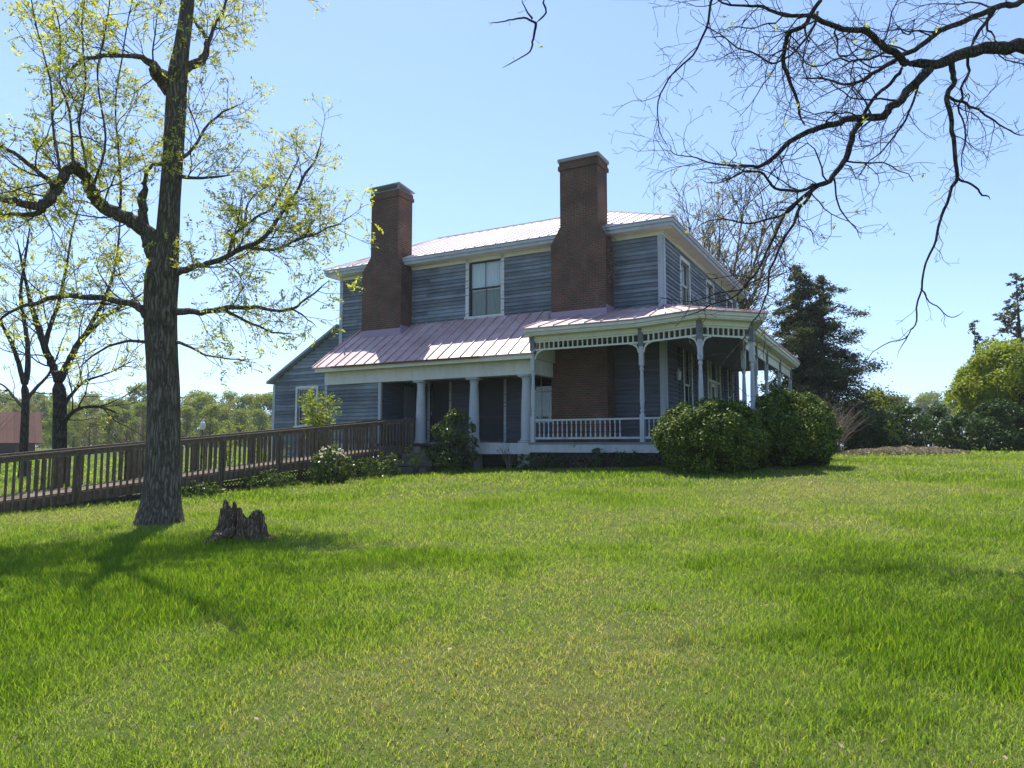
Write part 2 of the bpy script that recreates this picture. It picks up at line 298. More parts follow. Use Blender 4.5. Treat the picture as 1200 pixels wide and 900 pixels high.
def unit(v): v = np.asarray(v, float); return v/(np.linalg.norm(v)+1e-9)
def rot_off(d, ang, rng):
    d = unit(d); a = unit(np.cross(d, rng.normal(size=3))); return unit(d*cos(ang)+a*sin(ang))
def spline(P, k=4):
    P = np.asarray(P, float); Q = np.vstack([2*P[0]-P[1], P, 2*P[-1]-P[-2]]); out = []
    for i in range(1, len(Q)-2):
        for t in np.arange(k)/k:
            out.append(.5*((2*Q[i])+(-Q[i-1]+Q[i+1])*t+(2*Q[i-1]-5*Q[i]+4*Q[i+1]-Q[i+2])*t*t+(-Q[i-1]+3*Q[i]-3*Q[i+1]+Q[i+2])*t**3))
    out.append(P[-1]); return np.array(out)
class Tree:
    """collects limbs into one mesh and notes the twig points where leaves sit"""
    def __init__(s, seed): s.mb = MB(); s.rng = np.random.default_rng(seed); s.tips = []; s.dirs = []
    def limb(s, pts, rad, n=7, jitter=0, crook=0):
        P = spline(pts, 4)
        if crook:
            q = s.rng.normal(size=P.shape); q = .5*q+.25*np.roll(q, 1, 0)+.25*np.roll(q, -1, 0); q[0] = 0; P = P+q*crook
        r = np.interp(np.linspace(0, 1, len(P)), np.linspace(0, 1, len(rad)), rad); r[-1] *= .3; r[-2] *= .7
        if jitter: P[1:] += s.rng.normal(size=P[1:].shape)*jitter*r[1:, None]
        s.mb.tube(P, r, n); return P, r
    def grow(s, p, d, L, r, lvl, cfg):
        rng = s.rng; n = max(3, int(L/cfg['seg'])+1); P = [np.array(p, float)]; d = unit(d); st = L/n
        for i in range(n):
            d = unit(d+rng.normal(size=3)*cfg['wig']+np.array([0, 0, cfg['up']])*.5); P.append(P[-1]+d*st)
        P = np.array(P); rr = np.linspace(r, max(r*.35, cfg.get('rmin', .003)), len(P))
        s.mb.tube(P, rr, 6 if r > .03 else (4 if r > .012 else 3))
        s.sprout(P, rr, L, lvl, cfg)
        return P
    def sprout(s, P, rr, L, lvl, cfg, lo=.2, rate=None, lens=None):
        rng = s.rng
        if lvl <= 0:
            for i in range(1, len(P)):
                s.tips.append(P[i]); s.dirs.append(unit(P[i]-P[i-1]))
            return
        k = max(1, int(L*(rate or cfg['rate'])*rng.uniform(.8, 1.2)))
        for j in range(k):
            t = lo+(1-lo)*((j+rng.uniform(0, 1))/k); f = t*(len(P)-1); i = min(int(f), len(P)-2); q = P[i]+(P[i+1]-P[i])*(f-i)
            cl = (lens if lens else L*cfg['ratio'])*rng.uniform(.55, 1.25)*(1.15-.55*t); cr = min(rr[i]*.6, cfg['thick']*cl)
            s.grow(q, rot_off(P[i+1]-P[i], R(rng.uniform(*cfg['ang'])), rng), cl, cr, lvl-1, cfg)
    def foliage(s, per, nleaf, size, rach, keep=1.0, aspect=.42, droop=-.2):
        rng = s.rng; T = np.array(s.tips); D = np.array(s.dirs); m = rng.random(len(T)) < keep; T = T[m]; D = D[m]
        T = np.repeat(T, per, 0); D = np.repeat(D, per, 0); ax = D+rng.normal(size=T.shape)*.9; ax[:, 2] += droop; ax /= np.linalg.norm(ax, axis=1)[:, None]
        k = np.arange(nleaf)/max(nleaf-1, 1)*.85+.15; side = np.where(np.arange(nleaf) % 2 == 0, 1, -1.)
        perp = np.cross(ax, rng.normal(size=T.shape)); perp /= np.linalg.norm(perp, axis=1)[:, None]+1e-9
        pos = (T[:, None]+ax[:, None]*(k[None, :, None]*rach)+perp[:, None]*(side[None, :, None]*size*.45)).reshape(-1, 3)
        axis = np.repeat(perp, nleaf, 0)*np.tile(side, len(T))[:, None]+np.repeat(ax, nleaf, 0)*.7
        return leaves(pos, size, rng, up=.5, aspect=aspect, axis=axis)
def make_tree(name, base, T, fol, bark, leaf, label, cat='tree', group=None, leafname='foliage'):
    base = np.asarray(base, float); e = empty(name, tuple(base)); tag(e, label, cat, group)
    T.mb.v = [tuple(np.array(p)-base) for p in T.mb.v]; T.mb.build('trunk', bark, e, smooth=True, fix=False)
    if fol is not None and len(fol[0]): np_mesh(leafname, fol[0]-base, fol[1], leaf, e)
    return e

# ------------------------------------------------------------------ ground: one sheet to the horizon
def make_ground():
    def axis(lo, hi):
        near = np.arange(-46, 46.1, .5); far = 46*(1.16**np.arange(1, 30)); far = far[far < 3500]
        return np.concatenate([-far[::-1], near, far])
    xs = axis(0, 0); ys = axis(0, 0)+20; X, Y = np.meshgrid(xs, ys); Z = ground_z(X, Y)
    v = np.stack([X, Y, Z], -1).reshape(-1, 3); nx = len(xs); i, j = np.meshgrid(np.arange(nx-1), np.arange(len(ys)-1)); a = (j*nx+i).ravel()
    t = NT('lawn_soil'); p = t.node('ShaderNodeNewGeometry').outputs['Position']; n1 = t.noise(p, .35, 5, .6); n2 = t.noise(p, 6, 5, .7); n3 = t.noise(p, 40, 3, .7)
    c = t.ramp(n1, [(.38, (.06, .10, .014)), (.55, (.085, .115, .022)), (.68, (.13, .12, .045))])
    c = t.mix(t.ramp(n2, [(.4, (0,)*3), (.7, (.7,)*3)]), c, (.12, .105, .055)); c = t.mix(t.ramp(n3, [(.5, (0,)*3), (.65, (.6,)*3)]), c, (.05, .065, .016))
    t.color(c, .95, .05); t.bump(n3, .6, .03)
    o = np_mesh('ground', v, np.stack([a, a+1, a+nx+1, a+nx], 1), 'lawn_soil', smooth=True); tag(o, 'green lawn sloping gently up to the farmhouse', None, None, 'structure')
make_ground()

# ------------------------------------------------------------------ the farmhouse, in its own frame: u runs left along the front, v runs back
HC = (4.76, 22.0); HA = -28.5
house = empty('farmhouse', (HC[0], HC[1], 0), R(HA))
tag(house, 'weathered blue-grey two-storey clapboard farmhouse with pink metal roof and wraparound porch', 'house')
def W(u, v, z=0):                       # house frame -> world
    a = R(HA); return np.array([HC[0]-u*cos(a)-v*sin(a), HC[1]-u*sin(a)+v*cos(a), z])
def L(p): return (-p[0], p[1], p[2])    # (u, v, z) -> house local
class HB(MB):
    def ub(s, u0, u1, v0, v1, z0, z1): return s.box(min(-u0, -u1), max(-u0, -u1), min(v0, v1), max(v0, v1), z0, z1)
def hpart(name, mat, fn, parent=house, **k):
    m = HB(); fn(m); return m.build(name, mat, parent, **k)
rngh = np.random.default_rng(5)
def siding(m, a0, a1, z0, z1, plane, holes=(), rise=.135, clip=None, depth=.12):
    """lapped boards; plane='v' (front wall: a is u) or 'u' (side wall: a is v); the boards' faces lean out at their lower edge"""
    ax, pos, out = plane; z = z0
    while z < z1-.02:
        t = min(z+rise, z1); zc = (z+t)/2; iv = [(a0, a1)] if clip is None else [clip(zc)]
        for h0, h1, hz0, hz1 in holes:
            if hz0 < zc < hz1: iv = [q for p0, p1 in iv for q in ((p0, min(p1, h0)), (max(p0, h1), p1)) if q[1]-q[0] > .02]
        for p0, p1 in iv:
            cuts = [p0]; x = p0+rngh.uniform(1.2, 4.5)
            while x < p1-.8: cuts.append(x); x += rngh.uniform(2.5, 4.8)
            cuts.append(p1)
            for c0, c1 in zip(cuts[:-1], cuts[1:]):
                c1 -= .003; w0 = .052+rngh.uniform(-.006, .008); sag = rngh.normal()*.004
                if ax == 'v':
                    b = [(c0, pos, z+sag), (c1, pos, z-sag), (c1, pos+out*w0, z-sag), (c0, pos+out*w0, z+sag)]; tp = [(c0, pos-out*depth, t+.02), (c1, pos-out*depth, t+.02), (c1, pos+out*.006, t+.02), (c0, pos+out*.006, t+.02)]
                else:
                    b = [(pos, c0, z+sag), (pos, c1, z-sag), (pos+out*w0, c1, z-sag), (pos+out*w0, c0, z+sag)]; tp = [(pos-out*depth, c0, t+.02), (pos-out*depth, c1, t+.02), (pos+out*.006, c1, t+.02), (pos+out*.006, c0, t+.02)]
                m.hexa([L(p) for p in b], [L(p) for p in tp])
        z = t
ZF, ZT, ZJ = 1.72, 8.45, 6.15           # porch floor, top of wall, where porch roofs meet the wall
UW, VD = 13.3, 11.6                     # width of front, depth of house
FV, RV = -2.45, -2.4                    # front porch line, verandah line
# openings on the front wall (u0,u1,z0,z1) and right wall (v0,v1,z0,z1)
fw = [(5.85, 7.18, 6.28, 8.28), (8.0, 8.85, 1.74, 4.0), (5.72, 6.84, 1.74, 4.0), (3.86, 4.74, 2.5, 4.42)]
sw = [(2.05, 3.15, 6.35, 8.0), (5.85, 6.95, 6.35, 8.0), (9.5, 10.6, 6.35, 8.0), (2.2, 3.2, 2.4, 5.0), (5.7, 7.7, 1.74, 5.1), (9.3, 10.3, 2.4, 5.0)]
hpart('wall', 'siding', lambda m: siding(m, 0, UW, ZJ-.3, ZT, ('v', 0, -1), fw))
hpart('wall', 'shaded_porch_siding', lambda m: siding(m, 0, UW, .95, ZJ-.3, ('v', 0, -1), fw))
hpart('wall', 'siding', lambda m: siding(m, 0, VD, ZJ-.5, ZT, ('u', 0, -1), sw))
hpart('wall', 'shaded_porch_siding', lambda m: siding(m, 0, VD, .95, ZJ-.5, ('u', 0, -1), sw))
hpart('wall', 'siding', lambda m: siding(m, 0, VD, .75, ZT, ('u', UW, 1)))
hpart('wall', 'siding', lambda m: siding(m, 0, UW, .95, ZT, ('v', VD, 1)))
hpart('foundation', 'brick', lambda m: (m.ub(.15, UW-.15, .15, .4, .3, 1.0), m.ub(.15, .4, .4, VD-.15, .3, 1.0), m.ub(UW-.4, UW-.15, .4, VD-.15, .3, 1.0)))
hpart('upper_floor', 'dark_wood', lambda m: (m.ub(.15, UW-.15, .15, VD-.15, 5.5, 5.75), m.ub(.15, UW-.15, .15, VD-.15, 1.5, 1.7), m.ub(.15, UW-.15, .15, VD-.15, 8.46, 8.5), m.ub(6.9, 7.0, 3, 8, 1.7, 8.4), m.ub(3.2, 3.3, .15, 8, 1.7, 8.4), m.ub(.15, 13, 4.6, 4.7, 1.7, 8.4)))
for u0, u1, v0, v1 in ((-.03, .13, -.045, -.001), (-.045, -.001, -.03, .14), (UW-.13, UW+.03, -.045, -.001), (-.045, -.001, VD-.14, VD+.03)):
    hpart('corner_board', 'post_paint', lambda m: m.ub(u0, u1, v0-.02, v1-.02 if v0 < -.04 else v1, 1.0, ZT-.165) if v0 < -.04 else m.ub(u0-.02, u1, v0, v1, 1.0, ZT-.165))
# eaves: frieze board, soffit, fascia
OV = .42
def eave(m):
    m.ub(-.05, UW+.05, -.05, -.03, ZT-.16, ZT); m.ub(-.05, -.03, -.03, VD+.03, ZT-.16, ZT); m.ub(UW+.03, UW+.05, -.03, VD+.03, ZT-.16, ZT)
    m.ub(-OV, UW+OV, -OV, -.05, ZT, ZT+.03); m.ub(-OV, -.05, -.05, VD+OV, ZT, ZT+.03); m.ub(UW+.05, UW+OV, -.05, VD+OV, ZT, ZT+.03)
hpart('soffit', 'cream_paint', eave)
def fascia(m):
    a = OV+.03
    m.ub(-a, UW+a, -a, -OV-.002, ZT-.02, ZT+.18); m.ub(-a, -OV-.002, -OV, VD+a, ZT-.02, ZT+.18); m.ub(UW+OV+.002, UW+a, -OV, VD+a, ZT-.02, ZT+.18)
    a += .05; m.ub(-a, UW+a, -a, -OV-.034, ZT+.10, ZT+.19); m.ub(-a, -OV-.034, -OV-.03, VD+a, ZT+.10, ZT+.19)
hpart('fascia', 'post_paint', fascia)
# hip roof with standing seams
RZ, RVv, RU0, RU1 = 11.3, 5.4, 4.1, 12.3
e = OV+.1; zr = ZT+.2
def seam(m, a, b, wd=.022, h=.05): m.beam(L(a), L(b), wd, h)
def strips(m, lim, base, top, th=.03):
    """roof pans between seams; lim(k) gives points low/high for seam position s"""
    for s0, s1 in zip(base[:-1], base[1:]):
        a0, b0 = lim(s0); a1, b1 = lim(s1)
        m.hexa([L(a0), L(a1), L(b1), L(b0)], [L((p[0], p[1], p[2]+th)) for p in (a0, a1, b1, b0)])
def main_roof(m):
    def lf(u):
        r = (RVv+e)
        k = 1.0
        if u < RU0: k = (u+e)/(RU0+e)
        if u > RU1: k = (UW+e-u)/(UW+e-RU1)
        k = max(k, .002); return (u, -e, zr), (u, -e+r*k, zr+(RZ-zr)*k)
    us = list(np.arange(-e, RU0, .43))+[RU0]+list(np.arange(RU0+.43, RU1, .43))+[RU1]+list(np.arange(RU1+.3, UW+e-.05, .4))+[UW+e]
    strips(m, lf, us, 0)
    for u in us[1:-1]: a, b = lf(u); seam(m, (a[0], a[1], a[2]+.04), (b[0], b[1], b[2]+.04))
    def rf(v):
        k = (v+e)/(RVv+e) if v < RVv else (VD+e-v)/(VD+e-RVv); k = max(k, .002); return (-e, v, zr), (-e+(RU0+e)*k, v, zr+(RZ-zr)*k)
    vsn = list(np.arange(-e, RVv, .43))+[RVv]+list(np.arange(RVv+.43, VD+e, .43))+[VD+e]
    strips(m, rf, vsn, 0)
    for v in vsn[1:-1]: a, b = rf(v); seam(m, (a[0], a[1], a[2]+.04), (b[0], b[1], b[2]+.04))
    def bf(u):
        k = 1.0
        if u < RU0: k = (u+e)/(RU0+e)
        if u > RU1: k = (UW+e-u)/(UW+e-RU1)
        k = max(k, .002); return (u, VD+e, zr), (u, VD+e-(VD+e-RVv)*k, zr+(RZ-zr)*k)
    strips(m, bf, us, 0)
    def ef(v):
        k = (v+e)/(RVv+e) if v < RVv else (VD+e-v)/(VD+e-RVv); k = max(k, .002); return (UW+e, v, zr), (UW+e-(UW+e-RU1)*k, v, zr+(RZ-zr)*k)
    strips(m, ef, vsn, 0)
roof = hpart('roof', 'sunlit_faded_roof', main_roof)
def ridge(m):
    for a, b in (((RU0, RVv, RZ), (RU1, RVv, RZ)), ((-e, -e, zr), (RU0, RVv, RZ)), ((UW+e, -e, zr), (RU1, RVv, RZ)), ((-e, VD+e, zr), (RU0, RVv, RZ))):
        seam(m, (a[0], a[1], a[2]+.045), (b[0], b[1], b[2]+.045), .09, .05)
hpart('ridge_cap', 'sunlit_faded_roof', ridge, roof)

# chimneys
def chimney(u0, u1, s0, s1, ztop, sh0, sh1, cap):
    vf, vb = -.72, -.045
    def f(m):
        m.ub(u0, u1, vf, vb, .85, sh0)
        m.hexa([L(p) for p in ((u0, vf, sh0), (u1, vf, sh0), (u1, vb, sh0), (u0, vb, sh0))], [L(p) for p in ((s0, vf+.06, sh1), (s1, vf+.06, sh1), (s1, vb+.25, sh1), (s0, vb+.25, sh1))])
        m.ub(s0, s1, vf+.06, vb+.25, sh1, ztop-.34)
        m.ub(s0-.05, s1+.05, vf+.01, vb+.30, ztop-.34, ztop-.2); m.ub(s0-.02, s1+.02, vf+.04, vb+.27, ztop-.2, ztop-.06)
    ch = hpart('chimney', 'brick', f)
    if cap == 'slab': hpart('cap', 'concrete', lambda m: m.ub(s0-.06, s1+.06, vf, vb+.31, ztop-.058, ztop+.05), ch)
    else:
        def g(m):
            m.ub(s0+.0, s1-.0, vf+.06, vb+.25, ztop-.058, ztop-.03)
            for q in (s0+.08, s1-.08): m.ub(q-.03, q+.03, vf+.1, vf+.16, ztop-.03, ztop+.12); m.ub(q-.03, q+.03, vb+.15, vb+.21, ztop-.03, ztop+.02)
            m.hexa([L(p) for p in ((s0-.08, vf-.02, ztop+.14), (s1+.08, vf-.02, ztop+.14), (s1+.08, vb+.32, ztop+.02), (s0-.08, vb+.32, ztop+.02))], [L(p) for p in ((s0-.08, vf-.02, ztop+.17), (s1+.08, vf-.02, ztop+.17), (s1+.08, vb+.32, ztop+.05), (s0-.08, vb+.32, ztop+.05))])
        hpart('cap', 'lead', g, ch)
    hpart('flashing', 'flashing', lambda m: (m.ub(u0-.0, u1+.0, vf-.02, vf-.002, ZJ-.75, ZJ-.16), m.ub(u0-.02, u0-.002, vf-.02, vb, ZJ-.75, ZJ-.06)), ch)
    return ch
chimney(1.62, 3.56, 1.90, 3.24, 11.1, 8.25, 8.85, 'slab')['label'] = 'taller brick chimney with a flat slab on top'
chimney(9.74, 11.6, 9.95, 11.26, 11.42, 8.3, 8.85, 'hood')['label'] = 'brick chimney with a tilted metal hood'
# dead vine tufts on the right chimney's shoulder
def vine_tuft(m):
    r = np.random.default_rng(4)
    for k in range(150):
        z = r.uniform(6.6, 8.8); p = np.array([1.6-r.uniform(0, .1)+(.1 if z > 8.3 else 0), r.uniform(-.72, -.1), z]); q = p+r.normal(size=3)*.12; s = (p+q)/2+r.normal(size=3)*.06
        m.tube([L(p), L(s), L(q)], .006, 3)
hpart('dead_vine', 'dry_twig', vine_tuft)

# windows and doors.  orientation: 'v' front wall faces -v ; 'u' side wall faces -u
def P3(o, a, d, z): return L((a, -d, z)) if o == 'v' else L((-d, a, z))
class WB(HB):
    def wb(s, o, a0, a1, d0, d1, z0, z1):
        if o == 'v': s.ub(a0, a1, -d1, -d0, z0, z1)
        else: s.ub(-d1, -d0, a0, a1, z0, z1)
        return s
def window(o, a0, a1, z0, z1, frame='white_paint', curtain=None, lower=None, cols=2, cas=.12, rows=1, sill=True, parent=house, sashm='white_paint'):
    m = WB(); c = cas
    m.wb(o, a0-c, a0, -.02, .05, z0, z1+c); m.wb(o, a1, a1+c, -.02, .05, z0, z1+c); m.wb(o, a0+.001, a1-.001, -.02, .048, z1, z1+c)
    fr = m.build('window', frame, parent)
    if sill: m = WB(); m.wb(o, a0-c-.03, a1+c+.03, -.02, .09, z0-.1, z0-.002); m.build('sill', frame, fr)
    zm = (z0+z1)/2
    for q0, q1, d in ((zm, z1, -.03), (z0, zm+.04, -.065)):
        m = WB(); t = .045
        m.wb(o, a0+.004, a0+t, d-.03, d, q0, q1-.004); m.wb(o, a1-t, a1-.004, d-.03, d, q0, q1-.004); m.wb(o, a0+t, a1-t, d-.03, d, q0, q0+t); m.wb(o, a0+t, a1-t, d-.03, d, q1-t-.004, q1-.004)
        for k in range(1, cols): x = a0+(a1-a0)*k/cols; m.wb(o, x-.011, x+.011, d-.025, d-.005, q0+t, q1-t-.004)
        for k in range(1, rows): z = q0+(q1-q0)*k/rows; m.wb(o, a0+t, a1-t, d-.022, d-.008, z-.011, z+.011)
        s = m.build('sash', sashm, fr)
        m = WB(); m.wb(o, a0+t, a1-t, d-.018, d-.014, q0+t, q1-t); m.build('pane', 'glass', s) if False else m.build('pane', 'glass', fr)
    def cloth(q0, q1, mat, gap):
        vs = []; n = 60
        for k in range(n+1):
            x = a0+.03+(a1-a0-.06)*k/n; dd = -.12+.02*sin(k*1.25)+.01*sin(k*.51)
            vs += [P3(o, x, dd, q0), P3(o, x, dd, q1)]
        f = [(2*k, 2*k+2, 2*k+3, 2*k+1) for k in range(n) if not (gap and abs(k-n/2) < gap)]
        m = MB(); m.add(vs, f); m.build('curtain', mat, fr, fix=False)  # the porch window's sheet is a painted reflection, not cloth
    if curtain: cloth(zm-.05, z1, curtain, 0)
    if lower: cloth(z0, zm-.051, lower, 0)
    return fr
window('v', *fw[0], curtain='curtain', lower='screen', cols=2, cas=.14, sashm='dark_wood')
window('v', *fw[3], frame='white_paint', lower='pane_reflection', cas=.1)
for q in sw[:3]: window('u', *q, lower='screen', cas=.12)
for q in (sw[3], sw[5]):
    window('u', *q, frame='white_paint', cas=.12)
    for a in (q[0]-.14-.5, q[1]+.14):
        def sh(m):
            m.wb('u', a, a+.06, .002, .05, q[2], q[3]); m.wb('u', a+.44, a+.5, .002, .05, q[2], q[3])
            for z in (q[2], (q[2]+q[3])/2, q[3]-.1): m.wb('u', a+.06, a+.44, .002, .045, z, z+.1)
            z = q[2]+.12
            while z < q[3]-.12: m.wb('u', a+.06, a+.44, .008, .034, z, z+.03); z += .055
        m = WB(); sh(m); m.build('shutter', 'shutter_paint', house)
def screen_door(a0, a1, z0, z1, side=('v')):
    m = WB(); c = .1; m.wb('v', a0-c, a0, -.02, .05, z0, z1+c); m.wb('v', a1, a1+c, -.02, .05, z0, z1+c); m.wb('v', a0, a1, -.02, .048, z1, z1+c); m.wb('v', a0-c, a1+c, -.02, .12, z0-.04, z0-.002)
    d = m.build('door', 'post_paint', house)
    m = WB(); t = .09; m.wb('v', a0+.01, a0+t, -.06, -.025, z0, z1); m.wb('v', a1-t, a1-.01, -.06, -.025, z0, z1)
    for z in (z0, z0+.85, z1-.1): m.wb('v', a0+t, a1-t, -.06, -.025, z, z+.1)
    m.build('screen_frame', 'dark_wood', d)
    m = WB(); m.wb('v', a0+t, a1-t, -.05, -.045, z0+.1, z1-.1); m.build('screen', 'shutter_paint', d)
    m = WB(); m.wb('v', a1-t+.02, a1-t+.05, -.025, .02, z0+1.0, z0+1.14); m.build('handle', 'lead', d)
screen_door(*fw[1]); screen_door(*fw[2])
# side door with sidelights and transom
q = sw[4]; m = WB(); a0, a1, z0, z1 = q; c = .13
m.wb('u', a0-c, a0, -.02, .06, z0, z1+c); m.wb('u', a1, a1+c, -.02, .06, z0, z1+c); m.wb('u', a0, a1, -.02, .058, z1, z1+c)
for a in (a0+.45, a1-.53): m.wb('u', a, a+.08, -.02, .05, z0, z1)
m.wb('u', a0, a1, -.018, .04, z0+2.35, z0+2.45)
d = m.build('door', 'white_paint', house)
m = WB(); b0, b1 = a0+.535, a1-.535
m.wb('u', b0, b0+.13, -.06, -.02, z0, z0+2.34); m.wb('u', b1-.13, b1, -.06, -.02, z0, z0+2.34); m.wb('u', b0+.13, b1-.13, -.06, -.02, z0, z0+.75); m.wb('u', b0+.13, b1-.13, -.06, -.02, z0+2.2, z0+2.34)
m.build('door_leaf', 'white_paint', d)
m = WB(); m.wb('u', b0+.13, b1-.13, -.045, -.04, z0+.75, z0+2.2); m.wb('u', a0+.01, a0+.44, -.045, -.04, z0+.1, z0+2.34); m.wb('u', a1-.44, a1-.01, -.045, -.04, z0+.1, z0+2.34); m.wb('u', a0+.02, a1-.02, -.045, -.04, z0+2.46, z1); m.build('pane', 'glass', d)
m = WB(); m.wb('u', b1-.1, b1-.05, -.02, .05, z0+1.0, z0+1.05); m.build('handle', 'lead', d)
# wall lantern by the corner
m = MB(); p = L((-.12, 1.2, 3.9)); m.lathe([(.02, -.16), (.07, -.14), (.09, .08), (.11, .1), (.03, .2), (.015, .24)], p[0], p[1], 10, p[2]); m.box(p[0]-.12, p[0]-.04, p[1]-.03, p[1]+.03, p[2]+.05, p[2]+.12); m.build('wall_lantern', 'white_paint', house)

# ---- front porch on Tuscan columns (left), u 3.4 .. 12.25
PU0, PU1 = 3.45, 12.2; ZEV = 4.42
hpart('porch_floor', 'dark_wood', lambda m: m.ub(3.42, PU1, FV+.15, -.05, ZF-.1, ZF-.03))
for u0, u1 in ((3.52, 6.4), (9.5, PU1)): hpart('porch_skirt', 'post_paint', lambda m: m.ub(u0, u1, FV+.1, FV+.14, ZF-.36, ZF-.02))
for u in (3.8, 5.7, 7.9, 9.6, 12): hpart('porch_pier', 'concrete', lambda m: m.ub(u-.2, u+.2, FV+.2, FV+.6, .5, ZF-.12))
BV = FV+.33                             # outer face of the beam
def pbeam(m): m.ub(3.5, PU1-.1, BV, BV+.42, 3.84, 4.30); m.ub(PU1-.32, PU1-.1, BV+.42, -.05, 3.84, 4.30); m.ub(3.5, 3.72, BV+.42, -.05, 3.84, 4.3)
hpart('porch_beam', 'white_paint', pbeam)
hpart('porch_ceiling', 'ceiling_paint', lambda m: m.ub(3.73, PU1-.34, BV+.43, -.05, 3.95, 3.99))
hpart('porch_cornice', 'cream_paint', lambda m: (m.ub(3.38, PU1+.06, FV-.02, FV+.02, 4.28, 4.43), m.ub(3.4, PU1+.04, FV+.022, -.06, 4.305, 4.33)))
def pgable(m, u):                        # little returned gable end by the verandah
    m.prism([L((u, FV+.02, 4.34)), L((u, -.06, 4.34)), L((u, -.06, 6.05)), L((u, FV+.02, 4.42))], (-.05, 0, 0))
for u in (3.42, PU1): hpart('porch_gable', 'cream_paint', lambda m: pgable(m, u))
def porch_roof(m):
    lf = lambda u: ((u, FV-.1, ZEV), (u, -.046, ZJ+.02))
    us = list(np.arange(3.3, PU1+.1, .44))+[PU1+.12]; strips(m, lf, us, 0)
    for u in us: seam(m, (u, FV-.1, ZEV+.045), (u, -.05, ZJ+.065), .024, .05)
hpart('porch_roof', 'pink_roof', porch_roof)
hpart('drip_edge', 'rust', lambda m: m.ub(5.2, 11.4, FV-.135, FV-.105, 4.395, 4.45))
hpart('vent_pipe', 'lead', lambda m: m.tube([L((11.5, -1.75, 4.9)), L((11.5, -1.75, 5.25))], .03, 8))
for k, u in enumerate((3.86, 5.78, 7.9)):
    v = BV+.2; p = L((u, v, ZF-.03))
    def colm(m):
        m.ub(u-.2, u+.2, v-.2, v+.2, ZF-.03, ZF+.05)
        m.lathe([(.2, .08), (.205, .12), (.18, .16), (.175, .2), (.172, .8), (.155, 1.4), (.13, 1.93), (.128, 1.95), (.15, 1.97), (.15, 1.99), (.13, 2.0), (.14, 2.03), (.19, 2.07)], p[0], p[1], 20, p[2])
        m.ub(u-.21, u+.21, v-.21, v+.21, ZF+2.04, 3.838)
    c = hpart('porch_column', 'post_paint', colm)
    c.data.polygons.foreach_set('use_smooth', [len(q.vertices) == 4 and abs(q.normal.z) < .9 and q.area < .06 for q in c.data.polygons])
# enclosed bay at the left end
hpart('enclosed_bay_wall', 'siding', lambda m: (siding(m, 9.62, PU1-.2, 1.2, 3.83, ('v', BV+.1, -1)), siding(m, BV+.1, 0, .7, 4.35, ('u', PU1-.12, 1))))
hpart('enclosed_bay_wall', 'shaded_porch_siding', lambda m: siding(m, BV+.1, -.75, ZF-.03, 3.83, ('u', 9.55, -1)))
hpart('corner_board', 'post_paint', lambda m: m.ub(9.5, 9.61, BV+.02, BV+.11, 1.3, 3.838)); hpart('corner_board', 'post_paint', lambda m: m.ub(PU1-.21, PU1-.09, BV+.02, BV+.095, .8, 3.838))
m = WB(); m.ub(9.51, 9.56, -.74, -.05, ZF, 3.8)
for z in (1.9, 2.75): m.ub(9.49, 9.509, -.68, -.11, z, z+.7)
d = m.build('door', 'ceiling_paint', house); m = HB(); m.ub(9.44, 9.49, -.7, -.65, 2.6, 2.66); m.build('handle', 'lead', d)

# ---- wraparound verandah with an octagonal corner
def oct_ring(off):
    a = R(17); Lc = 1.86; s = off-2.4
    P1 = np.array([-.05, -2.4]); P2 = P1+Lc*np.array([-cos(a), -sin(a)]); P3_ = P2[::-1]; P4 = P1[::-1]
    pts = [np.array([3.5, -2.4]), P1, P2, P3_, P4, np.array([-2.4, 10.5])]
    if abs(s) < 1e-6: return pts
    out = []
    for i, p in enumerate(pts):
        def nrm(q0, q1): d = (q1-q0)/np.linalg.norm(q1-q0); n = np.array([d[1], -d[0]]); return n
        ns = []
        if i > 0: ns.append(nrm(pts[i-1], p))
        if i < len(pts)-1: ns.append(nrm(p, pts[i+1]))
        ns = [n if n@(np.array([-.7, -.7])) > -.2 or True else -n for n in ns]
        if len(ns) == 1: out.append(p+ns[0]*s*SGN)
        else:
            b = ns[0]+ns[1]; b /= np.linalg.norm(b); out.append(p+b*s/(b@ns[0])*SGN)
    return out
SGN = 1
t0 = oct_ring(2.5)
if t0[0][1] > -2.4: SGN = -1
def ring_band(m, o0, o1, z0, z1):       # a band following the porch outline between two offsets
    a = oct_ring(o0); b = oct_ring(o1)
    for i in range(5):
        m.hexa([L((*a[i], z0)), L((*a[i+1], z0)), L((*b[i+1], z0)), L((*b[i], z0))], [L((*a[i], z1)), L((*a[i+1], z1)), L((*b[i+1], z1)), L((*b[i], z1))])
RING = oct_ring(2.4)
def flat_poly(m, off, z0, z1, inner=.05):
    a = oct_ring(off); poly = [L((*p, z0)) for p in a]+[L((-inner, 10.5, z0)), L((-inner, -inner, z0)), L((3.5, -inner, z0))]; m.prism(poly, (0, 0, z1-z0))
hpart('verandah_floor', 'grey_paint', lambda m: flat_poly(m, 2.5, ZF-.06, ZF))
hpart('verandah_skirt', 'post_paint', lambda m: ring_band(m, 2.44, 2.48, ZF-.30, ZF-.062))
hpart('verandah_ceiling', 'ceiling_paint', lambda m: flat_poly(m, 2.28, 4.88, 4.92))
hpart('verandah_cornice', 'cream_paint', lambda m: (ring_band(m, 2.34, 2.46, 4.80, 4.93), ring_band(m, 2.36, 2.72, 4.933, 4.96), ring_band(m, 2.68, 2.74, 4.963, 5.09), ring_band(m, 2.72, 2.79, 5.03, 5.12)))
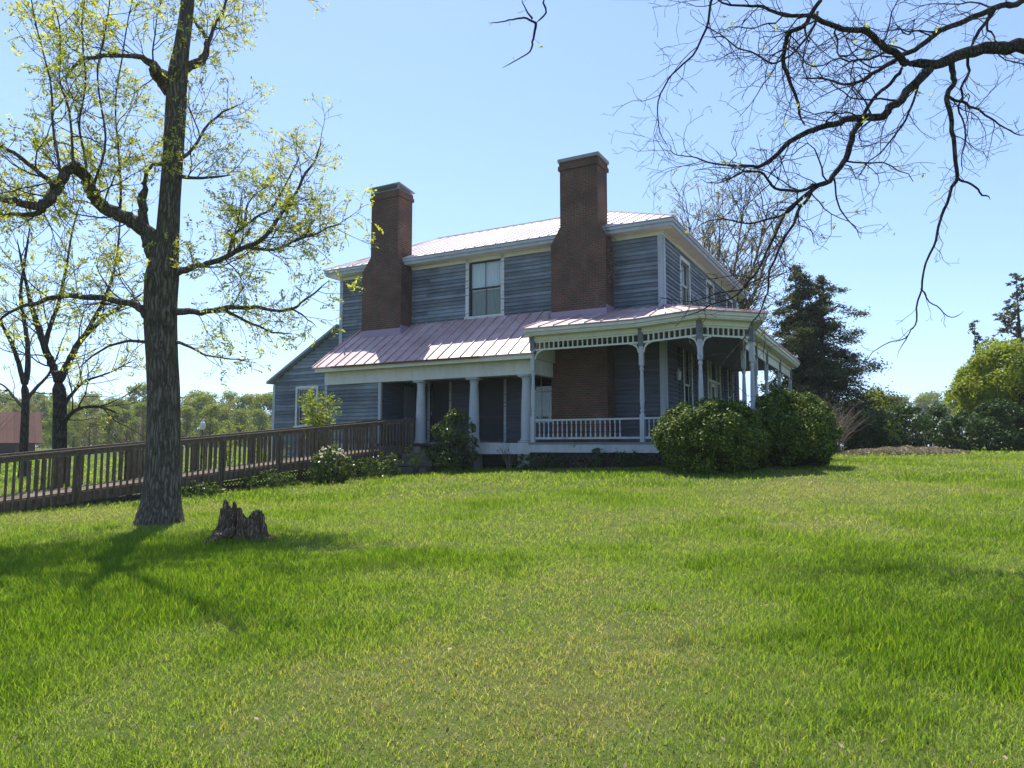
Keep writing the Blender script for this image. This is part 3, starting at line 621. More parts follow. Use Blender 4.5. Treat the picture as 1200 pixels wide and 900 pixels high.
def ver_roof(m):
    a = [np.array(p) for p in oct_ring(2.82)]
    zt = lambda: 6.05
    inn = [np.array([3.5, -.046]), np.array([-.046, -.046]), np.array([-.046, -.046]), np.array([-.046, -.046]), np.array([-.046, -.046]), np.array([-.046, 10.5])]
    for i in range(5):
        n = max(2, int(np.linalg.norm(a[i+1]-a[i])/.44))
        for k in range(n):
            f0, f1 = k/n, (k+1)/n; p0 = a[i]+(a[i+1]-a[i])*f0; p1 = a[i]+(a[i+1]-a[i])*f1; q0 = inn[i]+(inn[i+1]-inn[i])*f0; q1 = inn[i]+(inn[i+1]-inn[i])*f1
            if np.linalg.norm(q1-q0) < .01: q1 = q0+(p1-p0)*.01
            z0, z1 = 5.125, 5.99
            m.hexa([L((*p0, z0)), L((*p1, z0)), L((*q1, z1)), L((*q0, z1))], [L((*p0, z0+.03)), L((*p1, z0+.03)), L((*q1, z1+.03)), L((*q0, z1+.03))])
            seam(m, (*p0, z0+.045), (*q0, z1+.045), .024, .05)
hpart('verandah_roof', 'pink_roof', ver_roof)
# posts
posts = [RING[0]+np.array([-.12, 0])]+[RING[i] for i in (1, 2, 3, 4)]+[np.array([-2.4, v]) for v in (2.0, 4.1, 7.2, 10.35)]
for u, v in posts:
    p = L((u, v, ZF))
    def pf(m):
        h = .062; m.box(p[0]-h, p[0]+h, p[1]-h, p[1]+h, ZF, ZF+.78)
        m.lathe([(.06, .78), (.045, .82), (.06, .86), (.06, .89), (.042, .93), (.055, 1.0), (.068, 1.15), (.062, 1.5), (.048, 1.9), (.043, 2.0), (.06, 2.04), (.06, 2.08), (.044, 2.11), (.06, 2.16)], p[0], p[1], 12, ZF)
        m.box(p[0]-h, p[0]+h, p[1]-h, p[1]+h, ZF+2.16, 4.797)
    pm = MB(); pf(pm); po = pm.build('verandah_post', 'post_paint', house)
    pm = MB(); h = .075; pm.box(p[0]-h, p[0]+h, p[1]-h, p[1]+h, 4.42, 4.925); pm.build('post_block', 'grey_paint', po)
# frieze, brackets and railing between posts
ZR0, ZR1 = 4.49, 4.795
def frieze(pa, pb, solid):
    pa = np.array(pa); pb = np.array(pb); d = (pb-pa)/np.linalg.norm(pb-pa); a = pa+d*.08; b = pb-d*.08; n = np.linalg.norm(b-a)
    m = MB(); B = lambda z, h, wd: m.beam(L((*a, z)), L((*b, z)), wd, h)
    if not solid:
        B(ZR1-.025, .05, .06); B(ZR0+.04, .05, .055); k = int(n/.155)
        pass
        for i in range(1, k): q = a+d*n*i/k; m.beam(L((*q, ZR0+.06)), L((*q, ZR1-.05)), .055, .03, (L((*d, 0))))
    else:
        B((ZR0+ZR1)/2+.03, ZR1-ZR0-.08, .03); B(ZR0+.05, .06, .055)
    f = m.build('spindle_frieze' if not solid else 'frieze_board', 'cream_paint', house)
    for q, sg in ((a, 1), (b, -1)):      # quarter-round brackets
        m = MB(); pts = []; r = .26
        arc = [(r-r*sin(t), r*cos(t)) for t in np.linspace(0, pi/2, 8)]
        for (x, z), (x2, z2) in zip(arc[:-1], arc[1:]):
            A_ = q+d*sg*(r-x if False else x); B_ = q+d*sg*x2
            m.beam(L((*(A_), ZR0-.0-r+z+.012)), L((*(B_), ZR0-r+z2+.012)), .035, .035)
        for (x, z) in arc[1:5]:
            A_ = q+d*sg*x; m.beam(L((*A_, ZR0-r+z)), L((*A_, ZR0+.01)), .02, .02)
        m.build('bracket', 'cream_paint', house)
segs = [(posts[i], posts[i+1]) for i in range(8)]
for i, (a, b) in enumerate(segs): frieze(a, b, i >= 4)
def railing(pa, pb, missing=()):
    pa = np.array(pa); pb = np.array(pb); d = (pb-pa)/np.linalg.norm(pb-pa); a = pa+d*.065; b = pb-d*.065; n = np.linalg.norm(b-a)
    m = MB(); m.beam(L((*a, ZF+.66)), L((*b, ZF+.66)), .07, .05); m.beam(L((*a, ZF+.12)), L((*b, ZF+.12)), .05, .06)
    r = m.build('railing', 'post_paint', house); k = int(n/.148)
    for i in range(1, k):
        if i in missing: continue
        q = a+d*n*i/k; m = MB(); p = L((*q, ZF)); m.box(p[0]-.021, p[0]+.021, p[1]-.021, p[1]+.021, ZF+.15, ZF+.26)
        m.lathe([(.02, .26), (.013, .28), (.024, .36), (.016, .48), (.013, .52), (.02, .54)], p[0], p[1], 6, ZF); m.box(p[0]-.021, p[0]+.021, p[1]-.021, p[1]+.021, ZF+.54, ZF+.634); m.build('baluster', 'post_paint', r)
railing(*segs[0], missing=(19, 20, 21)); railing(*segs[1]); railing(*segs[2]); railing(*segs[4])
# dark space and lattice under the verandah
def lattice(m, pts, z0, z1, st=.16):
    for a, b in zip(pts[:-1], pts[1:]):
        a = np.array(a); b = np.array(b); n = np.linalg.norm(b-a); d = (b-a)/n; h = z1-z0; x = -h
        while x < n:
            for sg in (1, -1):
                x0, x1 = max(x, 0), min(x+h, n)
                if x1-x0 > .03:
                    za = z0+(x0-x) if sg > 0 else z1-(x0-x); zb = z0+(x1-x) if sg > 0 else z1-(x1-x)
                    off = np.array([d[1], -d[0]])*(.006*sg); p0 = a+d*x0+off; p1 = a+d*x1+off; m.beam((*p0, za), (*p1, zb), .01, .035)
            x += st
def lat(m): lattice(m, [L((*p, 0))[:2] for p in oct_ring(2.40)[:4]], .75, ZF-.3)
hpart('lattice', 'dark_wood', lat)
for u, v in ((3.2, -2.4), (.8, -2.4), (-.1, -2.4), (-1.6, -2.7), (-2.2, 2), (-2.2, 4.1), (-2.2, 7.2)): hpart('porch_pier', 'brick', lambda m: m.ub(u-.18, u+.18, v+.1, v+.46, .6, ZF-.065))

# ---- lean-to wing at the left end, and the little porch roof behind it
LU0, LU1 = UW+.05, 16.95; lz = lambda u: 6.35-(u-13.4)*(6.35-4.3)/(17.1-13.4)
lw = (14.5, 15.55, 2.45, 3.98)
def lsid(m):
    siding(m, LU0, LU1, .8, 6.3, ('v', .02, -1), [lw], clip=lambda z: (LU0, min(LU1, 13.4+(6.3-z)*(3.7/2.05))))
    siding(m, .1, 6, .8, 4.2, ('u', LU1, 1)); siding(m, LU0, LU1, .8, 6.3, ('v', 6, 1), clip=lambda z: (LU0, min(LU1, 13.4+(6.3-z)*(3.7/2.05))))
hpart('wing_wall', 'siding', lsid)
hpart('corner_board', 'post_paint', lambda m: (m.ub(LU1-.1, LU1+.03, -.04, .018, .8, 4.2),))
hpart('wing_dark_backing', 'dark_wood', lambda m: (m.ub(LU0+.1, LU1-.15, 1.6, 1.66, .9, 4.2), m.ub(LU0+.1, LU1-.15, .2, 1.59, 4.1, 4.14)))  # dark boards added inside the wing to keep its window dark
hpart('wing_roof', 'lead', lambda m: m.hexa([L(p) for p in ((UW+.04, -.22, lz(UW)), (17.2, -.22, lz(17.2)), (17.2, 6.2, lz(17.2)), (UW+.04, 6.2, lz(UW)))], [L((p[0], p[1], p[2]+.1)) for p in ((UW+.04, -.22, lz(UW)), (17.2, -.22, lz(17.2)), (17.2, 6.2, lz(17.2)), (UW+.04, 6.2, lz(UW)))]))
window('v', *lw, frame='white_paint', cas=.1)
hpart('rear_porch_roof', 'pink_roof', lambda m: m.hexa([L(p) for p in ((17.2, 1.8, 4.15), (18.3, 1.8, 3.95), (18.3, 6, 3.95), (17.2, 6, 4.15))], [L(p) for p in ((17.2, 1.8, 4.27), (18.3, 1.8, 4.07), (18.3, 6, 4.07), (17.2, 6, 4.27))]))
hpart('rear_porch_wall', 'dark_wood', lambda m: m.ub(17.0, 17.9, 2.4, 5.8, .7, 3.98))

# ------------------------------------------------------------------ wooden ramp with railings, rising to the front porch
RS = np.array([-11.86, 13.28]); RE = np.array([-3.34, 23.9]); rd = (RE-RS); RL = float(np.linalg.norm(rd)); rd /= RL; rn = np.array([-rd[1], rd[0]])
rz = lambda s: 0.26+(1.63-.26)*np.clip(s/RL, 0, 1)     # deck height
ramp = empty('wheelchair_ramp', (RS[0], RS[1], gz(*RS)))
tag(ramp, 'long weathered wooden ramp with slatted railings rising from the left to the porch', 'ramp')
rb = np.array([RS[0], RS[1], gz(*RS)])
def rp(s, o, z): p = RS+rd*s+rn*o; return tuple(np.array([p[0], p[1], z])-rb)
RWD = 1.35
m = MB(); s = 0
while s < RL-.02:                        # deck planks
    e2 = min(s+.14, RL); m.hexa([rp(s, 0.02, rz(s)-.035), rp(e2-.008, 0.02, rz(e2)-.035), rp(e2-.008, RWD-.02, rz(e2)-.035), rp(s, RWD-.02, rz(s)-.035)], [rp(s, 0.02, rz(s)), rp(e2-.008, 0.02, rz(e2)), rp(e2-.008, RWD-.02, rz(e2)), rp(s, RWD-.02, rz(s))]); s = e2
m.build('deck', 'ramp_wood', ramp)
for o in (-.02, RWD+.02):
    m = MB(); m.beam(rp(0, o, rz(0)-.14), rp(RL, o, rz(RL)-.14), .04, .22); m.build('rim_board', 'ramp_wood', ramp)
NB = 96; rr_ = np.random.default_rng(2)
for side, o in ((0, -.02), (1, RWD+.02)):
    sg = -1 if side == 0 else 1
    m = MB(); m.beam(rp(-.1, o+sg*.01, rz(0)+.90), rp(RL+.05, o+sg*.01, rz(RL)+.90), .15, .04); m.beam(rp(-.1, o+sg*.045, rz(0)+.83), rp(RL, o+sg*.045, rz(RL)+.83), .035, .09); m.build('handrail', 'ramp_wood', ramp)
    for s in np.linspace(.06, RL-.06, 9):
        m = MB(); p = rp(s, o, 0); h = .052; g = gz(*(RS+rd*s+rn*o))-rb[2]; z1 = rz(s)+.80-rb[2]
        m.box(p[0]-h, p[0]+h, p[1]-h, p[1]+h, g-.3, z1+.08); m.build('post', 'ramp_wood', ramp)
    far = MB()
    for i in range(NB):
        s = (i+.5)*RL/NB; m = MB() if side == 0 else far; b = o+sg*.045; t = rr_.normal()*.004
        m.beam(rp(s, b+sg*.002, rz(s)-.22), rp(s+t, b+sg*.002, rz(s)+.785), .03, .046, (rd[0], rd[1], 0))
        if side == 0: m.build('baluster', 'ramp_wood', ramp)
    if side == 1: tag(far.build('baluster', 'ramp_wood', ramp), kind='stuff')
def rlat(m):
    s = 2.4
    while s < RL-.3:
        for sg in (1, -1):
            h = max(.02, rz(s)-.26-gz(*(RS+rd*s))); z0 = rz(s)-.26-h
            m.beam(rp(s, -.01+.006*sg, z0 if sg > 0 else z0+h), rp(s+h, -.01+.006*sg, z0+h if sg > 0 else z0), .008, .03)
        s += .1
m = MB(); rlat(m)
for q in (.30, .46): m.beam(rp(2.4, -.012, rz(2.4)-q), rp(RL, -.012, rz(RL)-q), .02, .05)
m.build('lattice_skirt', 'dark_wood', ramp)

# stone steps between ramp and shrub
st = empty('stone_steps', tuple(W(7.2, -2.9, gz(*W(7.2, -2.9)[:2]))), R(HA)); tag(st, 'low grey stone steps in the shade beside the end of the ramp', 'steps')
for k in range(3):
    m = MB(); r_ = random.Random(k); z = .02+.2*k
    m.box(-.75+r_.uniform(-.06, .06), .75, -.75+.34*k, -.75+.34*(k+1)+.04, z-.3 if k == 0 else z-.0, z+.17+.02*k); m.build('step', 'old_stone', st)

# ------------------------------------------------------------------ big tree at the left of the lawn
T = Tree(11); BY = 12.5
def px(pts, Ys=None, Y=BY):
    n = len(pts); Ys = [Y]*n if Ys is None else np.interp(np.linspace(0, 1, n), np.linspace(0, 1, len(Ys)), Ys); return np.array([at(p[0], p[1], y) for p, y in zip(pts, Ys)])
k_ = BY/F
tb = px([(186, 640), (187, 612), (189, 585), (191, 540), (192, 470), (190, 420), (188, 370), (190, 325), (196, 280), (199, 235), (203, 180), (206, 130), (208, 90), (213, 55), (218, 20), (221, -10), (228, -60), (224, -120), (232, -190)])
P, r = T.limb(tb, [k_*w*.425 for w in (84, 64, 50, 44, 42, 41, 43, 44, 31, 28, 27, 28, 27, 21, 19, 18, 15, 11, 5)], 18)
for a in (-2.9, -2.1, -1.2, -.3, .9, 2.0):
    c0 = tb[1]; T.limb([c0+np.array([cos(a)*.16, sin(a)*.16, .42]), c0+np.array([cos(a)*.28, sin(a)*.28, .12]), c0+np.array([cos(a+.1)*.43, sin(a+.1)*.43, -.05])], [.10, .10, .05], 8, .15)
LC = dict(seg=.15, wig=.17, up=.06, rate=6.5, ratio=.58, ang=(28, 70), thick=.0125, rmin=.0038)
def lim(pts, ws, Ys, lens=1.0, lvl=3, rate=4.2, jit=.12, lo=.12):
    if pts[-1][0] > pts[0][0]+30: rate *= 1.45; lens *= 1.15
    P, r = T.limb(px(pts, Ys), [k_*w*.39 for w in ws], 9, jit, .022); T.sprout(P, r, float(np.sum(np.linalg.norm(np.diff(P, axis=0), axis=1))), lvl, LC, lo=lo, rate=rate*1.35, lens=lens*1.15)
lim([(182, 300), (174, 276), (158, 261), (140, 251), (118, 240), (108, 226), (100, 209), (92, 197), (80, 199), (69, 213), (60, 226), (52, 238), (38, 241), (18, 236), (-2, 232), (-40, 224)], (26, 22, 20, 19, 17, 16, 14, 15, 14, 11, 8, 4), (12.5, 12.1, 11.6, 11.2, 10.9), 1.15)
lim([(54, 236), (44, 250), (20, 252), (-10, 255), (-45, 262)], (9, 8, 6, 5, 3), (11.3, 11.6, 12), .9)
lim([(62, 220), (46, 201), (22, 182), (0, 168), (-35, 150)], (7, 6, 5, 3), (11.3, 10.9), .9)
lim([(174, 290), (168, 262), (167, 240), (168, 214)], (18, 14, 13, 12), (12.4, 12.3), .6, rate=2, lo=.5)
lim([(168, 216), (172, 203), (180, 193), (196, 189), (206, 190)], (7, 5, 4, 3), (12.3, 12.6), .6)
lim([(204, 102), (190, 92), (180, 78), (168, 68), (150, 65), (122, 66), (100, 69), (88, 76), (78, 92)], (34, 26, 15, 9, 6, 6, 5, 4, 3), (12.5, 12.0, 11.5), 1.0)
lim([(211, 82), (224, 77), (236, 72), (243, 60), (243, 44), (232, 30), (222, 18)], (16, 14, 14, 9, 7, 5, 4), (12.5, 12.9), .9)
lim([(243, 52), (252, 30), (262, 10), (270, -20)], (7, 5, 4, 3), (12.8, 13.2), .9)
lim([(205, 320), (222, 313), (242, 308), (265, 301), (290, 290), (311, 277), (330, 250), (346, 225), (362, 196), (376, 168)], (13, 9, 8, 7, 6, 5, 4, 3), (12.5, 12.2, 12, 12.2, 12.6), .8, rate=4)
lim([(290, 290), (320, 291), (350, 281), (378, 270), (402, 262)], (5, 4, 3, 2), (12.05, 11.6), .7, rate=4)
lim([(268, 300), (274, 274), (300, 256), (322, 240), (340, 205), (352, 185)], (5, 4, 3, 2), (12.1, 12.9), .75, rate=4)
lim([(205, 364), (225, 365), (242, 366), (264, 361), (290, 361), (320, 362), (345, 362), (364, 347), (386, 328)], (12, 9, 8, 7, 5, 4, 3, 2), (12.5, 12, 11.8), .6, rate=3.4)
lim([(264, 363), (290, 377), (318, 388), (342, 391)], (5, 4, 3, 2), (12.1, 12.5), .5)
lim([(340, 362), (358, 371), (372, 384)], (3, 2, 1.5), (11.85, 11.8), .4)
lim([(180, 375), (170, 366), (154, 356), (130, 352), (100, 350), (68, 347), (45, 355), (18, 362), (-10, 384)], (20, 14, 10, 9, 8, 7, 6, 4, 3), (12.5, 11.9, 11.4), .9)
lim([(182, 402), (164, 400), (140, 402), (114, 415), (88, 432)], (8, 5, 4, 3, 2), (12.5, 12.9), .6)
lim([(204, 208), (222, 208), (246, 208), (276, 203)], (8, 5, 4, 2), (12.5, 12.2), .7)
lim([(205, 186), (221, 180), (240, 152), (262, 132), (284, 122)], (8, 5, 4, 3, 2), (12.5, 12.9, 13.2), .8)
lim([(202, 402), (222, 405), (242, 415), (270, 420), (300, 425)], (6, 4, 3, 2, 1.5), (12.5, 12.2), .4)
for x0, y0, x1, ya in ((108, 224, 124, 11.5), (101, 208, 96, 11.2), (88, 198, 70, 11.0), (72, 210, 44, 10.9), (140, 250, 150, 12.2)):    # shoots rising from the big left limb
    mx_ = (x0+x1)/2; lim([(x0, y0), (mx_+T.rng.uniform(-8, 8), y0*.72), (mx_+T.rng.uniform(-10, 10), y0*.45), (x1, 30), (x1+T.rng.uniform(-16, 16), -25)], (4, 3, 2.4, 1.9, 1.3), (ya, ya+T.rng.uniform(-1, 1)), .8, rate=2.3)
for hx, hy in ((-1.5, .8), (1.2, -.9), (.8, 1.3), (-.6, -1.4), (1.6, .3)):          # crown above the frame
    b = tb[-4 if hx > 0 else -3]; T.sprout(np.array([b, b+np.array([hx, hy, .8]), b+np.array([hx*1.9, hy*1.9, 2.0])]), [.06, .045, .02], 2.6, 2, LC, lens=1.3, rate=3); T.limb([b, b+np.array([hx, hy, .8]), b+np.array([hx*1.9, hy*1.9, 2.0])], [.07, .05, .02], 6)
fol = T.foliage(1, 8, .07, .18, .5)
make_tree('deciduous_tree', tb[1]-np.array([0, 0, 0.02]), T, fol, 'bark', 'young_leaf', 'large old tree with furrowed trunk, crooked limbs and fresh sparse leaves beside the stump', group=None)

# rotten stump
sb = np.array([-3.86, 10.25, gz(-3.86, 10.25)]); e = empty('tree_stump', tuple(sb)); tag(e, 'rotten jagged grey tree stump in the grass beside the large tree', 'stump')
def stump(cx, cy, r0, h, lean, seed, flare=1.5):
    rg = np.random.default_rng(seed); n = 40; rows = 9; vs = []; fs = []
    jag = fbm2(np.cos(np.arange(n)*2*pi/n)*1.3+seed, np.sin(np.arange(n)*2*pi/n)*1.3, seed, 3); ph = np.arange(n)*2*pi/n; rid = .10*np.sin(ph*7+seed)+.07*np.sin(ph*13)
    for j in range(rows):
        t = j/(rows-1)
        for i in range(n):
            hh = h*(.55+.75*jag[i]); r = r0*(1+(flare-1)*(1-t)**2.5)*(1-.2*t)*(1+rid[i]*(1.2-.4*t))+rg.normal()*.008
            vs.append((cx+r*cos(ph[i])+lean[0]*t, cy+r*sin(ph[i])*.9+lean[1]*t, -.08+(hh+.08)*t))
    for j in range(rows-1):
        for i in range(n): fs.append((j*n+i, j*n+(i+1) % n, (j+1)*n+(i+1) % n, (j+1)*n+i))
    b = (rows-1)*n; c = len(vs)
    for i in range(n): p = vs[b+i]; vs.append((cx+lean[0]+(p[0]-cx-lean[0])*.62, cy+lean[1]+(p[1]-cy-lean[1])*.62, p[2]*.72))
    for i in range(n): fs.append((b+i, b+(i+1) % n, c+(i+1) % n, c+i))
    vs.append((cx+lean[0], cy+lean[1], h*.35)); fs += [(c+i, c+(i+1) % n, len(vs)-1) for i in range(n)]
    m = MB(); m.add(vs, fs); return m
stump(-.17, .06, .15, .46, (.0, .02), 3).build('trunk', 'stump_wood', e); stump(.14, -.04, .17, .42, (.0, -.02), 14, 1.5).build('trunk', 'stump_wood', e)
m = MB(); r_ = np.random.default_rng(8)
for a, h, w_ in ((-.26, .60, .05), (-.15, .57, .035), (-.2, .5, .06)): m.hexa([(a-w_, .02, .1), (a+w_, .02, .1), (a+w_, .12, .1), (a-w_, .12, .1)], [(a-w_*.5+.03, .05, h), (a+w_*.6+.03, .05, h-.03), (a+w_*.5+.03, .1, h-.05), (a-w_*.4+.03, .1, h+.02)])
m.build('splinter', 'stump_wood', e)
T = Tree(9); 
for a in (-2.8, -2.3, -.3, .5, 3.6): T.limb([(.1*cos(a), .1*sin(a), .16), (.3*cos(a), .25*sin(a), .06), (.52*cos(a+.1), .4*sin(a+.1), -.03)], [.09, .06, .03], 7, .2)
T.mb.build('root', 'stump_wood', e, smooth=True); e.scale = (1.14, 1.1, .95)

# ------------------------------------------------------------------ the two thinner trees further left
def side_tree(seed, Y, trunk, tw, limbs, label, dens=1.0):
    T = Tree(seed); k = Y/F; cfg = dict(seg=.3, wig=.16, up=.10, rate=2.6*dens, ratio=.55, ang=(22, 60), thick=.014, rmin=.0075)
    tp = px(trunk, None, Y); b = np.array([tp[0][0], Y, gz(tp[0][0], Y)]); tp = np.vstack([[b-np.array([0, 0, .1])], tp])
    T.limb(tp, [k*w/2 for w in [tw[0]*1.25]+list(tw)], 12)
    for pts, ws, ys in limbs:
        P, r = T.limb(px(pts, [Y+q for q in ys], Y), [k*w/2 for w in ws], 7, .1)
        T.sprout(P, r, float(np.sum(np.linalg.norm(np.diff(P, axis=0), axis=1))), 3, cfg, lo=.15, rate=3.0*dens, lens=1.7)
    fol = T.foliage(1, 6, .10, .22, .42); make_tree('deciduous_tree', b, T, fol, 'dark_bark', 'young_leaf', label)
side_tree(21, 22, [(70, 560), (70, 520), (70, 470), (68, 445)], [15, 15, 14, 14], [
    ([(68, 447), (62, 430), (54, 412), (46, 388), (36, 355), (28, 320), (20, 280)], [10, 9, 8, 7, 5, 3, 2], [0, -.6, -1]),
    ([(69, 447), (80, 425), (92, 402), (108, 385), (128, 368), (150, 355), (172, 340)], [9, 8, 7, 6, 4, 3, 2], [0, .6, 1]),
    ([(100, 392), (112, 370), (125, 345), (135, 310), (140, 270), (142, 230)], [6, 5, 4, 3, 2, 1.5], [.5, 1.2, 2]),
    ([(52, 410), (58, 385), (70, 350), (78, 310), (85, 270), (95, 235)], [6, 5, 4, 3, 2, 1.5], [-.4, .4, .6]),
    ([(72, 500), (80, 488), (95, 478), (118, 477), (140, 485)], [6, 5, 4, 3, 2], [0, -.6, -1]),
    ([(71, 480), (84, 462), (100, 447), (130, 436), (160, 420)], [5, 4, 3, 2, 1.5], [0, .5, 1])], 'bare forked tree with dark trunk rising behind the ramp at the far left')
side_tree(33, 27, [(27, 550), (28, 520), (30, 470), (28, 448)], [9, 9, 8, 8], [
    ([(28, 450), (20, 420), (10, 395), (-5, 370), (-30, 340)], [6, 5, 4, 3, 2], [0, -.6, -1]),
    ([(29, 450), (33, 420), (30, 385), (24, 345), (30, 300), (36, 260)], [7, 6, 5, 4, 3, 2], [0, .6, 1]),
    ([(30, 470), (42, 455), (56, 440), (66, 420), (74, 395)], [5, 4, 3, 2, 1.5], [0, .8, 1.2]),
    ([(29, 480), (16, 465), (4, 452), (-20, 440)], [4, 3, 2, 1.5], [0, .8, 1.2])], 'slim leaning tree in front of the red-roofed barn', .9)

# ------------------------------------------------------------------ bare tree reaching in from the right
T = Tree(47); YO = 9.0; k = YO/F
OC = dict(seg=.13, wig=.26, up=-.03, rate=5.5, ratio=.6, ang=(28, 75), thick=.0125, rmin=.0030)
def ol(pts, ws, ys, lens=.75, rate=5.0, lvl=3, lo=.1, jit=.15):
    P, r = T.limb(px(pts, ys), [k*w*.39 for w in ws], 8, jit, .020); T.sprout(P, r, float(np.sum(np.linalg.norm(np.diff(P, axis=0), axis=1))), lvl, OC, lo=lo, rate=rate*1.4, lens=lens*1.5)
tx, ty = 10.2, 9.6; tz = gz(tx, ty)
T.limb([(tx, ty, tz-.15), (tx-.02, ty, tz+.25), (tx-.05, ty, tz+1.5), (tx-.1, ty+.1, tz+3.2), (tx-.05, ty+.15, tz+5.0), (tx+.2, ty+.3, tz+7), (tx+.5, ty+.5, tz+9.5), (tx+.6, ty+.4, tz+12)], [.46, .36, .31, .29, .25, .19, .12, .04], 18)
q = at(1212, 55, YO); T.limb([(tx-.1, ty+.1, tz+4.0), (tx-1.0, ty-.1, tz+4.9), (tx-2.0, ty-.4, q[2]+.15), q], [.17, .14, .115, .10], 10)
q = at(1215, -6, YO+.6); T.limb([(tx-.05, ty+.15, tz+5.2), (tx-1.2, ty+.1, tz+6.1), q], [.13, .09, .055], 9)
for d_ in ((1.2, .6, 1.2), (.5, -1.4, .9), (1.6, -.4, .6), (1.1, 1.5, 1.0)):
    h = T.rng.uniform(5, 9); P = np.array([[tx+.1, ty+.2, tz+h]])+np.outer([0, 1, 2, 3], d_); T.limb(P, [.1, .08, .05, .02], 7); T.sprout(P, [.1, .08, .05, .02], 5, 2, OC, rate=1.6, lens=1.5)
ol([(1213, 54), (1200, 54), (1160, 58), (1125, 64), (1095, 75), (1062, 74)], [22, 21, 19, 18, 15, 12], [9, 9], .6, 1.2)
ol([(1062, 74), (1048, 62), (1030, 44), (1010, 35), (985, 33), (965, 25), (948, 20), (918, 17), (890, 7), (858, 4), (830, -8)], [12, 11, 10, 9, 8, 7, 6, 5, 4, 3, 2], [9, 8.6, 8.2, 8.3], .8)
ol([(1090, 80), (1066, 103), (1046, 125), (1030, 137), (1010, 137), (990, 143), (965, 148), (940, 156), (918, 172), (895, 192), (870, 196), (840, 192), (810, 185), (790, 178), (780, 168)], [14, 13, 12, 12, 11, 10, 9, 8.5, 7.5, 6, 4, 3, 2, 1.6, 1.2], [9, 9, 9.2, 9.5], .75)
ol([(1008, 139), (1000, 160), (990, 185), (976, 207), (955, 220), (932, 238), (912, 266), (896, 300), (880, 328), (862, 346), (832, 360), (800, 372)], [10, 9, 9, 8, 7, 5, 4.4, 3.6, 3, 2.4, 2, 1.4], [9.1, 8.8, 8.5, 8.2], .6, 2.6)
ol([(958, 217), (938, 224), (910, 221), (897, 205), (878, 200), (850, 212), (830, 214)], [5, 4.5, 4, 3.5, 3, 2, 1.5], [8.9, 8.3, 8.0], .55)
ol([(940, 232), (923, 247), (897, 259), (868, 262), (840, 258), (808, 270)], [5, 4, 3.2, 2.6, 2, 1.4], [8.7, 9.2, 9.5], .55)
ol([(956, 219), (945, 234), (932, 254), (918, 284), (904, 312), (898, 342), (888, 368), (876, 388), (850, 420), (838, 446)], [5, 4.8, 4.4, 3.8, 3.2, 2.6, 2.2, 1.8, 1.3, .9], [8.95, 8.6, 8.4, 8.2], .5, 2.4)
ol([(896, 320), (880, 332), (862, 338), (836, 345), (802, 352), (770, 348)], [3, 2.4, 2, 1.6, 1.2, 1], [8.4, 8.0], .42, 2.4)
ol([(1115, 74), (1117, 95), (1110, 120), (1116, 150), (1120, 185), (1122, 208), (1112, 226), (1104, 252), (1096, 280), (1084, 318), (1078, 352), (1071, 380), (1063, 394), (1052, 416)], [9, 8, 8, 7, 6.4, 6, 5, 4.4, 3.8, 3.2, 2.8, 2.2, 1.6, 1], [9, 9.2, 9.3, 9.2], .42, 2.0)
ol([(1122, 208), (1136, 215), (1150, 226), (1162, 234)], [4, 3.4, 3, 2.4], [9.2, 9.5], .3, 1.5)
ol([(1079, 338), (1086, 348), (1098, 360), (1116, 371), (1129, 364)], [2.4, 2.2, 1.8, 1.4, 1], [9.22, 9.0], .25, 1.5, 2)
ol([(1064, 393), (1042, 402), (1024, 412), (1012, 424)], [1.8, 1.5, 1.2, .9], [9.2, 9.4], .25, 2, 2)
ol([(1108, 112), (1122, 118), (1142, 125), (1160, 138), (1185, 152), (1205, 160)], [5, 4.4, 3.6, 3, 2.2, 1.6], [9.1, 9.6, 9.8], .5)
ol([(1134, 55), (1134, 82), (1126, 110), (1122, 128), (1132, 150), (1128, 180), (1124, 205)], [5, 4.4, 3.6, 3, 2.4, 1.8, 1.2], [9.1, 9.5], .4)
ol([(1216, -8), (1190, 3), (1165, 10), (1130, 25), (1100, 40), (1070, 58), (1050, 70), (1030, 82), (1010, 95), (990, 97), (960, 90), (935, 92)], [11, 10, 9.5, 9, 8.4, 8, 7, 6, 5, 4, 3, 2], [9.6, 9.3, 9.4, 9.6], .75)
ol([(1166, 10), (1150, 34), (1136, 54)], [6, 5.4, 5], [9.5, 9.1], .4, 1.5)
ol([(962, 0), (942, 26), (921, 46), (918, 66), (925, 92), (933, 118), (944, 147)], [6, 7, 7, 6.4, 5.4, 4.4, 3], [8.4, 8.7, 9.1], .6)
ol([(1012, 136), (1030, 112), (1046, 94), (1060, 78)], [6, 5.4, 5.4, 6], [9.3, 9], .5, 1.6)
ol([(958, 14), (948, 42), (930, 60), (905, 74), (880, 62), (850, 48), (822, 40)], [4, 3.6, 3, 2.6, 2.2, 1.8, 1.2], [8.3, 8.0], .6)
ol([(838, -10), (832, 10), (822, 42), (806, 70), (783, 93), (771, 128), (775, 156), (786, 178)], [4, 3.6, 3.2, 2.8, 2.4, 2, 1.5, 1.0], [8.2, 8.6, 9.3], .55, 2.4)
ol([(1086, 80), (1070, 118), (1058, 150), (1040, 170), (1015, 195), (1000, 210)], [4, 3.6, 3, 2.4, 1.8, 1.2], [9, 9.4], .5)
ol([(977, 208), (980, 230), (986, 250), (998, 262), (1010, 278)], [3, 2.6, 2.2, 1.6, 1], [8.9, 8.7], .35, 2.2)
